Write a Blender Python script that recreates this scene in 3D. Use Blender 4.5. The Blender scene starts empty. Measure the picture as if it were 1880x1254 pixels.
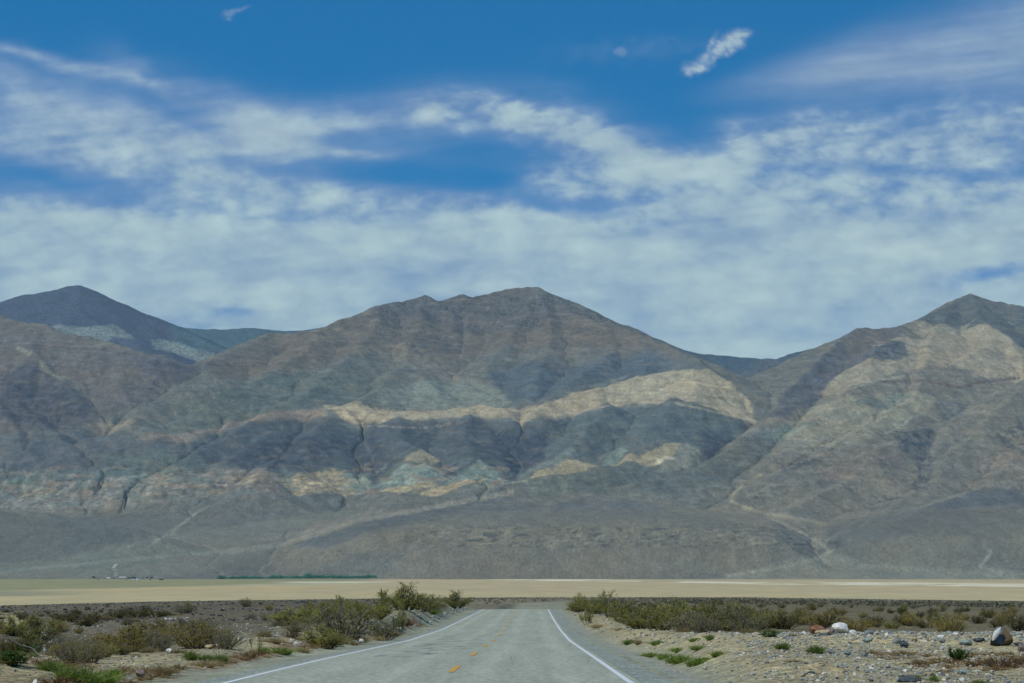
import bpy, math, random, heapq
import numpy as np

SC = bpy.context.scene
COL = SC.collection
EYE = 1.3                 # camera height above the road under it
F = 4700.0                # focal length in photo pixels (photo is 1880 wide)
CX, HY = 940.0, 1006.0    # principal column and horizon row of the photo
R = math.radians
RNG = np.random.default_rng(7)
random.seed(7)

# ------------------------------------------------------------------ helpers
def lin(c):
    c = np.asarray(c, float) / 255.0
    return np.where(c <= .04045, c / 12.92, ((c + .055) / 1.055) ** 2.4)

def sstep(a, b, x):
    t = np.clip((x - a) / (b - a), 0, 1)
    return t * t * (3 - 2 * t)

def _hash(ix, iy, seed):
    h = (ix.astype(np.int64) * 374761393 + iy.astype(np.int64) * 668265263 + seed * 1274126177) & 0xFFFFFFFF
    h = ((h ^ (h >> 13)) * 1274126177) & 0xFFFFFFFF
    return (h ^ (h >> 16)) & 0xFFFFFFFF

def gnoise(x, y, seed=0):
    """2D gradient noise, about -0.7..0.7"""
    x0 = np.floor(x); y0 = np.floor(y)
    fx = x - x0; fy = y - y0
    ux = fx * fx * fx * (fx * (fx * 6 - 15) + 10); uy = fy * fy * fy * (fy * (fy * 6 - 15) + 10)
    def g(dx, dy):
        a = _hash(x0 + dx, y0 + dy, seed) * (2 * math.pi / 4294967296.0)
        return np.cos(a) * (fx - dx) + np.sin(a) * (fy - dy)
    n0 = g(0, 0) * (1 - ux) + g(1, 0) * ux
    n1 = g(0, 1) * (1 - ux) + g(1, 1) * ux
    return (n0 * (1 - uy) + n1 * uy)

def fbm(x, y, octaves=5, seed=0, gain=.5, lac=2.03):
    s = np.zeros(np.shape(x)); a = 1.0
    for i in range(octaves):
        s += a * gnoise(x, y, seed + i * 17)
        x = x * lac + 13.7; y = y * lac - 7.1; a *= gain
    return s

def ridged(x, y, octaves=5, seed=0, gain=.55, lac=2.07):
    s = np.zeros(np.shape(x)); a = 1.0
    for i in range(octaves):
        s += a * (1 - 2.2 * np.abs(gnoise(x, y, seed + i * 31)))
        x = x * lac + 5.3; y = y * lac + 9.2; a *= gain
    return s

def link(o, parent=None):
    COL.objects.link(o)
    if parent is not None: o.parent = parent
    return o

def mesh_np(name, V, Fc, mat=None, parent=None, smooth=False, attrs=None):
    """one mesh object from numpy arrays; Fc is (n,3) or (n,4)"""
    V = np.ascontiguousarray(V, np.float32); Fc = np.ascontiguousarray(Fc, np.int32)
    me = bpy.data.meshes.new(name)
    me.vertices.add(len(V)); me.vertices.foreach_set('co', V.ravel())
    k = Fc.shape[1]; n = len(Fc)
    me.loops.add(n * k); me.loops.foreach_set('vertex_index', Fc.ravel())
    me.polygons.add(n); me.polygons.foreach_set('loop_start', np.arange(0, n * k, k, dtype=np.int32))
    me.polygons.foreach_set('use_smooth', np.full(n, smooth, bool))
    me.update(calc_edges=True)
    for an, arr in (attrs or {}).items():
        arr = np.asarray(arr, np.float32)
        if arr.ndim == 2:
            a = me.color_attributes.new(an, 'FLOAT_COLOR', 'POINT')
            if arr.shape[1] == 3: arr = np.concatenate([arr, np.ones((len(arr), 1), np.float32)], 1)
            a.data.foreach_set('color', np.ascontiguousarray(arr, np.float32).ravel())
        else:
            a = me.attributes.new(an, 'FLOAT', 'POINT'); a.data.foreach_set('value', np.ascontiguousarray(arr))
    o = bpy.data.objects.new(name, me)
    if mat: me.materials.append(mat)
    return link(o, parent)

def grid_faces(nr, nc, keep=None):
    i = np.arange(nr * nc).reshape(nr, nc)
    Fc = np.stack([i[:-1, :-1], i[:-1, 1:], i[1:, 1:], i[1:, :-1]], -1).reshape(-1, 4)
    if keep is not None:
        k = keep.ravel(); Fc = Fc[k[Fc].all(1)]
    return Fc

def compact(V, Fc, *arrs):
    used = np.unique(Fc); m = np.full(len(V), -1, np.int64); m[used] = np.arange(len(used))
    return (V[used], m[Fc]) + tuple(a[used] for a in arrs)

def tag(o, label=None, cat=None, group=None, kind=None):
    if label: o['label'] = label
    if cat: o['category'] = cat
    if group: o['group'] = group
    if kind: o['kind'] = kind
    return o

class NT:
    """small helper to write node trees"""
    def __init__(s, name):
        s.m = bpy.data.materials.new(name); s.m.use_nodes = True
        s.t = s.m.node_tree; s.t.nodes.clear()
        s.out = s.n('ShaderNodeOutputMaterial')
    def n(s, typ, **kw):
        nd = s.t.nodes.new(typ)
        for k, v in kw.items():
            if k.startswith('i_'):
                nd.inputs[k[2:].replace('_', ' ')].default_value = v
            else: setattr(nd, k, v)
        return nd
    def l(s, a, b): s.t.links.new(a, b)
    def attr(s, name): return s.n('ShaderNodeAttribute', attribute_name=name)
    def coord(s): return s.n('ShaderNodeNewGeometry').outputs['Position']
    def scale(s, vec, sx, sy, sz):
        m = s.n('ShaderNodeMapping'); m.inputs['Scale'].default_value = (sx, sy, sz); s.l(vec, m.inputs['Vector']); return m.outputs[0]
    def noise(s, vec, scale, detail=6, rough=.55, dist=0):
        nd = s.n('ShaderNodeTexNoise'); nd.inputs['Scale'].default_value = scale; nd.inputs['Detail'].default_value = detail
        nd.inputs['Roughness'].default_value = rough; nd.inputs['Distortion'].default_value = dist
        s.l(vec, nd.inputs['Vector']); return nd.outputs['Fac']
    def math(s, op, a, b=None, clamp=False):
        nd = s.n('ShaderNodeMath', operation=op, use_clamp=clamp)
        for i, v in enumerate((a, b)):
            if v is None: continue
            if isinstance(v, (int, float)): nd.inputs[i].default_value = v
            else: s.l(v, nd.inputs[i])
        return nd.outputs[0]
    def ramp(s, v, a, b, lo=0., hi=1.):
        nd = s.n('ShaderNodeMapRange', interpolation_type='SMOOTHSTEP')
        for k, x in zip(('From Min', 'From Max', 'To Min', 'To Max'), (a, b, lo, hi)): nd.inputs[k].default_value = x
        s.l(v, nd.inputs['Value']); return nd.outputs[0]
    def mix(s, fac, a, b, mode='MIX'):
        nd = s.n('ShaderNodeMix', data_type='RGBA', blend_type=mode)
        for i, v in ((0, fac), (6, a), (7, b)):
            if isinstance(v, (int, float)): nd.inputs[i].default_value = v
            elif isinstance(v, (tuple, list, np.ndarray)): nd.inputs[i].default_value = tuple(v)[:3] + (1,)
            else: s.l(v, nd.inputs[i])
        return nd.outputs[2]
    def scalecol(s, col, v):
        """multiply a colour by a scalar"""
        nd = s.n('ShaderNodeVectorMath', operation='SCALE'); s.l(col, nd.inputs[0]); s.l(v, nd.inputs['Scale']); return nd.outputs[0]
    def bump(s, h, strength, dist):
        b = s.n('ShaderNodeBump'); b.inputs['Strength'].default_value = strength; b.inputs['Distance'].default_value = dist
        s.l(h, b.inputs['Height']); return b.outputs[0]
    def bsdf(s, col, rough=.9, normal=None, spec=.2):
        b = s.n('ShaderNodeBsdfPrincipled'); b.inputs['Roughness'].default_value = rough
        b.inputs['Specular IOR Level'].default_value = spec
        if isinstance(col, (tuple, list, np.ndarray)): b.inputs['Base Color'].default_value = tuple(col)[:3] + (1,)
        else: s.l(col, b.inputs['Base Color'])
        if normal is not None: s.l(normal, b.inputs['Normal'])
        s.l(b.outputs[0], s.out.inputs['Surface']); return b

# ------------------------------------------------------------------ camera
cam = bpy.data.cameras.new('camera'); cam.lens = 90.0; cam.sensor_width = 36.0
cam.shift_y = (HY - 627.0) / 1880.0
cam.clip_start = .5; cam.clip_end = 300000
co = bpy.data.objects.new('camera', cam); COL.objects.link(co)
co.location = (0, 0, EYE); co.rotation_euler = (R(90), 0, 0)
SC.camera = co

# ------------------------------------------------------------------ light
SUN_EL, SUN_AZ = R(55), R(-130)       # azimuth from +Y (view direction), negative = to the left: behind left
sd = np.array([math.sin(SUN_AZ) * math.cos(SUN_EL), math.cos(SUN_AZ) * math.cos(SUN_EL), math.sin(SUN_EL)])
from mathutils import Vector
sl = bpy.data.lights.new('sun', 'SUN'); sl.energy = 2.9; sl.angle = R(.53); sl.color = (1.0, .965, .84)
so = bpy.data.objects.new('sun', sl); COL.objects.link(so); so.location = (-50, -50, 80)
so.rotation_euler = Vector(sd).to_track_quat('Z', 'Y').to_euler()

W = bpy.data.worlds.new('World'); SC.world = W; W.use_nodes = True
wt = W.node_tree; wt.nodes.clear()
wo = wt.nodes.new('ShaderNodeOutputWorld'); bg = wt.nodes.new('ShaderNodeBackground')
st = wt.nodes.new('ShaderNodeTexSky'); st.sky_type = 'NISHITA'; st.sun_disc = False
st.sun_elevation = SUN_EL; st.sun_rotation = SUN_AZ; st.altitude = 500; st.air_density = 1.0; st.dust_density = .2; st.ozone_density = 3.0
tc = wt.nodes.new('ShaderNodeTexCoord'); vm = wt.nodes.new('ShaderNodeVectorMath'); vm.operation = 'MULTIPLY_ADD'
vm.inputs[1].default_value = (1, 1, 1.7); vm.inputs[2].default_value = (0, 0, .2)
wt.links.new(tc.outputs['Generated'], vm.inputs[0]); wt.links.new(vm.outputs[0], st.inputs['Vector'])
hs = wt.nodes.new('ShaderNodeHueSaturation'); hs.inputs['Saturation'].default_value = 1.55; hs.inputs['Hue'].default_value = .492
wt.links.new(st.outputs[0], hs.inputs['Color'])
wt.links.new(hs.outputs[0], bg.inputs['Color']); bg.inputs['Strength'].default_value = .142
wt.links.new(bg.outputs[0], wo.inputs['Surface'])

vs = SC.view_settings; vs.view_transform = 'Standard'; vs.look = 'None'; vs.exposure = 0; vs.gamma = 1; vs.use_curve_mapping = False
cy = SC.cycles
cy.max_bounces = 5; cy.diffuse_bounces = 2; cy.glossy_bounces = 2; cy.transparent_max_bounces = 8; cy.volume_bounces = 0
cy.sample_clamp_indirect = 4; cy.caustics_reflective = False; cy.caustics_refractive = False
cy.use_denoising = True
# ------------------------------------------------------------------ the mountain range, built in world metres
# depth (m) at which the general slope of the range is seen at a given photo row
_PY = np.array([545, 592, 653, 711, 767, 831, 902, 939, 981, 1030, 1063.])
_YY = np.array([22000, 21000, 20000, 19000, 18000, 17000, 16000, 15000, 14000, 13000, 12400.])
def depth_of(py): return float(np.interp(py, _PY, _YY))
def wpt(px, py, Y): return ((px - CX) / F * Y, Y, EYE + (HY - py) / F * Y)

# valley-floor ramp under the ridges: height by depth
_RY = [11000, 12400, 13000, 14000, 15000, 15800, 17000, 18000, 19000, 20000, 23000, 30000]
_RZ = [-215, -153, -75, 52, 170, 260, 420, 600, 730, 800, 850, 850]

# ridges: (flank slope, [(px, py, depth offset from the general slope)], absolute depth?)
RIDGES = [
 # main massif crest
 (.46, [(430,645,-300),(500,611,-200),(545,608,-300),(590,604,-400),(640,586,-400),(680,580,-300),(700,567,-300),(720,560,-250),(750,556,-200),(780,549,-200),(800,555,-250),(825,549,-200),(850,546,-200),(862,550,-200),(890,543,-200),(925,535,-200),(950,534,-200),(972,532,-200),(987,533,-200),(1000,539,-200),(1015,548,-200),(1040,568,-300),(1060,578,-300),(1090,590,-500),(1110,594,-600),(1150,606,-800),(1190,622,-1000),(1230,640,-1250),(1270,662,-1500),(1330,694,-1600),(1365,718,-1500),(1385,746,-1000),(1396,772,-600)]),
 (.44, [(500,611,-200),(430,645,-500),(385,668,-700),(360,690,-900),(310,720,-1100),(262,738,-1300),(235,765,-1300)]),
 # spurs of the main massif
 (.42, [(700,567,-300),(672,630,-500),(610,685,-800),(560,725,-900),(480,770,-900),(420,800,-900)]),
 (.42, [(590,604,-400),(560,650,-700),(480,700,-900),(400,740,-900),(330,775,-1000)]),
 (.42, [(780,549,-200),(765,610,-300),(745,670,-400),(700,712,-600),(650,742,-800)]),
 (.42, [(850,546,-200),(835,600,-100),(800,640,0),(770,690,-300),(800,720,-500)]),
 (.42, [(985,532,-200),(965,590,-200),(910,650,-250),(880,690,-400),(905,720,-550)]),
 (.42, [(985,532,-200),(1015,600,-300),(1005,655,-500),(985,700,-700),(962,738,-800)]),
 (.42, [(1110,594,-600),(1130,635,-800),(1095,675,-900),(1040,712,-1000)]),
 (.42, [(1190,622,-1000),(1220,655,-1100),(1170,690,-1100)]),
 # light limestone band and the domed hill at its right
 (.62, [(965,752,-900),(1000,742,-950),(1040,728,-1000),(1110,715,-1050),(1160,700,-1200),(1200,688,-1350),(1250,681,-1450),(1300,684,-1450),(1342,706,-1250),(1370,735,-950),(1394,774,-650)]),
 (.60, [(240,795,-500),(330,795,-600),(430,770,-700),(520,757,-750),(620,748,-800),(660,762,-750),(720,757,-750),(790,758,-700),(860,752,-750),(930,756,-800),(985,758,-850)]),
 # spurs below the band
 (.46, [(600,750,-800),(565,800,-800),(510,850,-800),(470,880,-800)]),
 (.46, [(430,770,-700),(400,820,-700),(340,850,-800)]),
 (.46, [(520,757,-750),(480,810,-700),(420,850,-750)]),
 (.46, [(720,760,-750),(735,800,-700),(755,830,-800),(778,828,-900),(790,850,-900)]),
 (.46, [(870,755,-750),(850,800,-700),(875,845,-800),(885,860,-900)]),
 (.46, [(1110,740,-1000),(1085,790,-900),(1040,835,-900),(1000,865,-800)]),
 (.46, [(1240,735,-1200),(1200,785,-1000),(1230,812,-800)]),
 (.46, [(1340,740,-1000),(1320,780,-800),(1290,815,-700)]),
 # front hills: striped domes, golden ridges
 (.55, [(688,888,-300),(705,870,-500),(735,860,-650),(770,862,-650),(800,872,-500),(818,886,-300)]),
 (.55, [(815,888,-300),(850,860,-600),(880,849,-700),(905,862,-600),(928,886,-300)]),
 (.55, [(500,890,-300),(540,874,-400),(590,868,-400),(618,861,-450),(640,872,-400),(665,895,-300)]),
 (.55, [(940,888,-500),(1005,862,-600),(1040,845,-700),(1090,850,-700),(1140,826,-800),(1165,832,-800),(1205,820,-800),(1250,809,-800),(1283,834,-600),(1295,848,-500)]),
 (.45, [(860,908,-500),(950,890,-700),(1060,868,-850),(1146,847,-900),(1180,858,-900),(1212,882,-700)]),
 (.42, [(1120,897,-600),(1200,876,-750),(1290,845,-850),(1390,800,-850),(1450,750,-800),(1545,722,-700),(1610,690,-600),(1650,650,-400),(1690,590,-100)]),
 (.30, [(960,915,-700),(1080,905,-800),(1200,890,-800),(1300,870,-700)]),
 # left massif
 (.46, [(-260,540,-1500),(-80,575,-1700),(0,582,-1800),(40,588,-1850),(75,600,-1900),(130,615,-1900),(190,630,-1900),(250,650,-1800),(310,655,-1700),(350,665,-1600),(376,675,-1400)]),
 (.48, [(75,600,-1900),(60,635,-1800),(67,667,-1700),(120,710,-1500),(170,755,-1200),(185,780,-1000)]),
 (.46, [(190,630,-1900),(235,680,-1500),(215,715,-1400),(245,742,-1200)]),
 (.46, [(310,655,-1700),(290,690,-1400),(262,725,-1300)]),
 (.46, [(-80,575,-1700),(-50,680,-1500),(15,770,-1200),(40,815,-1000)]),
 (.46, [(67,667,-1700),(20,720,-1500),(80,790,-1100),(130,830,-900)]),
 (.45, [(100,800,-800),(170,775,-700),(220,790,-700),(300,820,-600),(380,850,-600)]),
 (.45, [(60,880,-300),(140,855,-500),(210,838,-500),(290,836,-500),(370,860,-400),(440,868,-350)]),
 (.45, [(-40,850,-600),(40,840,-700),(80,860,-500)]),
 # far right and right massif
 (.46, [(1396,772,-700),(1440,725,-800),(1480,688,-900),(1510,660,-900),(1530,640,-900),(1545,622,-900),(1565,610,-900),(1585,604,-900),(1610,605,-800),(1650,603,-700),(1665,600,-600),(1690,586,-500),(1715,578,-500),(1740,568,-400),(1760,553,-300),(1785,543,-300),(1805,550,-300),(1822,555,-300),(1836,553,-300),(1860,560,-300),(1880,566,-300),(1960,592,-300),(2100,640,-500)]),
 (.50, [(1665,600,-600),(1650,625,-900),(1610,640,-1200),(1600,662,-1200),(1562,675,-1300),(1525,705,-1300),(1510,722,-1200)]),
 (.46, [(1740,568,-400),(1715,620,-700),(1700,665,-800),(1690,715,-900),(1640,757,-900),(1560,800,-900),(1480,850,-900),(1380,892,-800)]),
 (.46, [(1785,543,-300),(1800,590,-500),(1840,615,-700),(1880,645,-800),(1930,690,-800)]),
 (.46, [(1840,615,-700),(1790,650,-900),(1740,680,-900),(1690,690,-900)]),
 (.46, [(2000,660,-900),(1880,697,-1000),(1797,750,-1000),(1724,778,-1000),(1660,805,-1000),(1580,840,-950),(1480,872,-900),(1400,902,-800),(1340,918,-600)]),
 (.46, [(1880,710,-1000),(1820,770,-900),(1770,810,-850),(1735,850,-800),(1722,885,-750),(1640,930,-700),(1560,968,-500)]),
 (.46, [(1960,770,-1000),(1880,820,-900),(1850,860,-800),(1800,900,-700),(1720,940,-600)]),
 (.46, [(1600,845,-900),(1560,880,-800),(1500,910,-700),(1440,940,-600)]),
 # bench above the lake bed in the middle, and its neighbours
 (.30, [(-120,930,-900),(0,934,-900),(80,943,-880),(170,957,-800),(250,972,-650),(290,990,-400)]),
]
# gravel benches above the lake bed: (scarp edge, gently rising top)
BENCH = [
 ((.50, [(560,1020,-300),(640,1000,-700),(690,984,-1000),(760,974,-1250),(880,970,-1350),(1000,967,-1400),(1120,966,-1400),(1250,972,-1300),(1360,985,-1000),(1440,998,-750),(1490,1018,-300)]),
  (.13, [(700,965,-900),(800,935,-1000),(930,920,-1100),(1080,914,-1150),(1200,925,-1100),(1330,950,-900)])),
 ((.50, [(1548,1016,-350),(1590,998,-650),(1650,986,-900),(1760,985,-1050),(1880,990,-1050),(2000,990,-1050)]),
  (.17, [(1600,985,-700),(1700,930,-900),(1780,908,-1000),(1880,897,-1000),(2000,890,-1000)])),
]
# gullies and canyons cut into the slope
CANYONS = [
 (.55, [(376,690,-1200),(320,718,-1150),(270,742,-1050),(225,775,-850),(190,805,-650),(160,830,-450)]),
 (.55, [(1400,778,-300),(1345,812,-400),(1296,852,-300),(1240,893,-200),(1120,915,-150)]),
 (.50, [(850,590,150),(852,640,100),(838,692,0),(872,715,-100),(950,750,-350)]),
 (.55, [(952,752,-600),(962,800,-500),(990,840,-450),(945,884,-300),(900,905,-200)]),
 (.55, [(650,768,-500),(662,800,-450),(690,874,-250),(680,905,-150)]),
 (.60, [(1790,770,-700),(1720,800,-700),(1696,850,-600),(1690,890,-500),(1620,935,-400),(1540,975,-250),(1515,1008,-120)]),
 (.50, [(1360,918,-350),(1430,962,-300),(1490,990,-220),(1518,1010,-120)]),
 (.50, [(560,780,-400),(530,830,-400),(500,870,-300)]),
 (.50, [(800,775,-500),(815,830,-450),(812,885,-250)]),
 (.45, [(1500,745,-500),(1460,790,-500),(1400,840,-450),(1340,900,-400)]),
]

def seg_field(X, Y, pts, slope, sign, best):
    for (x0, y0, z0), (x1, y1, z1) in zip(pts[:-1], pts[1:]):
        dx, dy = x1 - x0, y1 - y0; L2 = dx * dx + dy * dy + 1e-6
        t = np.clip(((X - x0) * dx + (Y - y0) * dy) / L2, 0, 1)
        d = np.hypot(X - x0 - t * dx, Y - y0 - t * dy)
        v = z0 + t * (z1 - z0) - sign * slope * d * (1 + .00003 * d)
        if sign > 0: np.maximum(best, v, out=best)
        else: np.minimum(best, v, out=best)
    return best

def smax(a, b, k):
    h = np.clip(.5 + .5 * (a - b) / k, 0, 1)
    return b + (a - b) * h + k * h * (1 - h)

def to_world(pts, absolute=False):
    return [wpt(p[0], p[1], p[2] if absolute else depth_of(p[1]) + p[2]) for p in pts]

def fill_pits(z):
    ny, nx = z.shape; zf = z.ravel().tolist(); n = nx * ny
    done = bytearray(n); heap = []
    for j in range(ny):
        for i in ((0, nx - 1) if 0 < j < ny - 1 else range(nx)):
            k = j * nx + i; done[k] = 1; heap.append((zf[k], k))
    heapq.heapify(heap); push, pop = heapq.heappush, heapq.heappop
    off = (-nx - 1, -nx, -nx + 1, -1, 1, nx - 1, nx, nx + 1)
    while heap:
        h, k = pop(heap)
        for o in off:
            q = k + o
            if 0 <= q < n and not done[q]:
                done[q] = 1
                if zf[q] <= h: zf[q] = h + 1e-3
                push(heap, (zf[q], q))
    return np.array(zf).reshape(ny, nx)

def erode(z, dx, K, iters, diff=.0):
    """stream-power erosion; returns height and upstream area"""
    ny, nx = z.shape; idx = np.arange(ny * nx).reshape(ny, nx)
    for it in range(iters):
        best = np.zeros_like(z); rec = idx.copy(); dist = np.full_like(z, dx)
        for oy in (-1, 0, 1):
            for ox in (-1, 0, 1):
                if oy == 0 and ox == 0: continue
                ys = slice(max(0, -oy), ny - max(0, oy)); xs = slice(max(0, -ox), nx - max(0, ox))
                yd = slice(max(0, oy), ny - max(0, -oy)); xd = slice(max(0, ox), nx - max(0, -ox))
                dl = dx * math.hypot(ox, oy)
                s = (z[ys, xs] - z[yd, xd]) / dl
                b = best[ys, xs]; m = s > b
                b[m] = s[m]; rec[ys, xs][m] = idx[yd, xd][m]; dist[ys, xs][m] = dl
        order = np.argsort(z, axis=None); rl = rec.ravel().tolist(); A = [1.0] * (nx * ny)
        ol = order.tolist()
        for k in reversed(ol):
            r = rl[k]
            if r != k: A[r] += A[k]
        Aa = np.array(A)
        fl = (K.ravel() * np.sqrt(Aa) * dx / dist.ravel()).tolist()
        zl = z.ravel().tolist()
        for k in ol:
            r = rl[k]
            if r != k:
                f = fl[k]; zl[k] = (zl[k] + f * zl[r]) / (1 + f)
        z = np.array(zl).reshape(ny, nx)
        if diff:
            lap = np.zeros_like(z)
            lap[1:-1, 1:-1] = z[:-2, 1:-1] + z[2:, 1:-1] + z[1:-1, :-2] + z[1:-1, 2:] - 4 * z[1:-1, 1:-1]
            z = z + diff * lap
    return z, Aa.reshape(ny, nx)

DX = 12.0
mx = np.arange(-5300, 5300 + 1, DX); my = np.arange(12000, 22900 + 1, DX)
MX, MY = np.meshgrid(mx, my)
# gentle warp so that crests and gullies wander
wx = 42 * fbm(MX / 700, MY / 700, 4, 3) + 14 * fbm(MX / 130, MY / 130, 3, 11)
wy = 110 * fbm(MX / 800, MY / 800, 4, 5) + 20 * fbm(MX / 130, MY / 130, 3, 13)
QX, QY = MX + wx, MY + wy
MZ = np.interp(QY, _RY, _RZ)
MZ += 55 * fbm(MX / 1500, MY / 1500, 4, 23) * sstep(15000, 17000, MY)
for k, pts in RIDGES:
    b = seg_field(QX, QY, to_world(pts), k, 1, np.full(MX.shape, -1e4))
    MZ = smax(MZ, b, 26.0)
for (ke, ept), (kt, tpt) in BENCH:
    we = to_world(ept); ex = np.array([p[0] for p in we]); ey = np.array([p[1] for p in we]); ez = np.array([p[2] for p in we])
    b = seg_field(QX, QY, we, ke, 1, np.full(MX.shape, -1e4)); MZ = smax(MZ, b, 20.0)
    t = seg_field(QX, QY, to_world(tpt), kt, 1, np.full(MX.shape, -1e4))
    fy = np.interp(QX, ex, ey); fz = np.interp(QX, ex, ez)
    t = np.where(QY < fy, np.minimum(t, fz - ke * (fy - QY)), np.minimum(t, fz + .16 * (QY - fy)))
    out = np.maximum(ex[0] - QX, QX - ex[-1]); t -= .5 * np.maximum(out, 0)
    MZ = smax(MZ, t, 14.0)
for k, pts in CANYONS:
    b = seg_field(QX, QY, to_world(pts), k, -1, np.full(MX.shape, 1e5))
    MZ = -smax(-MZ, -b, 26.0)
rough = sstep(13800, 15800, MY) * .85 + .15
lake = sstep(-150, -90, MZ)
MZ += rough * lake * (30 * (ridged(QX / 560, QY / 560, 4, 41, .5) - .6) + 5 * fbm(MX / 90, MY / 90, 4, 61))
ero = np.clip(sstep(-150, 40, MZ) * .35 + sstep(14600, 15800, MY) * .65, 0, 1)
MZ = fill_pits(MZ)
MZ, AREA = erode(MZ, DX, (.0085 - .003 * sstep(17500, 19500, MY)) * ero + .0005, 14, .03)
MZ += lake * rough * (3.6 * fbm(MX / 40, MY / 40, 3, 71) + 5 * np.maximum(ridged(MX / 150, MY / 150, 4, 73) - .75, 0) * sstep(-.1, .3, fbm(MX / 500, MY / 500, 3, 75)))
# strata steps on the bench fronts
stp = sstep(-60, 20, MZ) * (1 - sstep(130, 190, MZ)) * (1 - sstep(13500, 13900, MY))
lv = (MZ + 8 * fbm(MX / 300, MY / 300, 3, 81)) / 34.0
fr = lv - np.floor(lv)
MZ += stp * (7 * (ridged(MX / 120 + .6 * gnoise(MX / 300, MY / 150, 87), MY / 520, 4, 85, .55) - .7))
MZ += stp * 9 * (sstep(.35, .65, fr) - fr) * sstep(-.15, .25, fbm(MX / 260, MY / 260, 3, 83))

# ------------------------------------------------------------------ rock colours (bedrock units, darker patches and painted cliff shade, mapped on the range)
def poly_mask(px, py, poly, feather):
    P = np.array(poly, float); m = np.zeros(px.shape)
    x0, y0 = P.min(0) - feather; x1, y1 = P.max(0) + feather
    sel = (px > x0) & (px < x1) & (py > y0) & (py < y1)
    if not sel.any(): return m
    x = px[sel]; y = py[sel]; ins = np.zeros(x.shape, bool); d = np.full(x.shape, 1e9)
    for (ax, ay), (bx, by) in zip(P, np.roll(P, -1, 0)):
        if ay != by:
            c = ((ay > y) != (by > y)) & (x < (bx - ax) * (y - ay) / (by - ay) + ax); ins ^= c
        ex, ey = bx - ax, by - ay; t = np.clip(((x - ax) * ex + (y - ay) * ey) / (ex * ex + ey * ey + 1e-9), 0, 1)
        d = np.minimum(d, np.hypot(x - ax - t * ex, y - ay - t * ey))
    s = np.where(ins, d, -d)
    m[sel] = sstep(-feather, feather, s); return m

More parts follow.
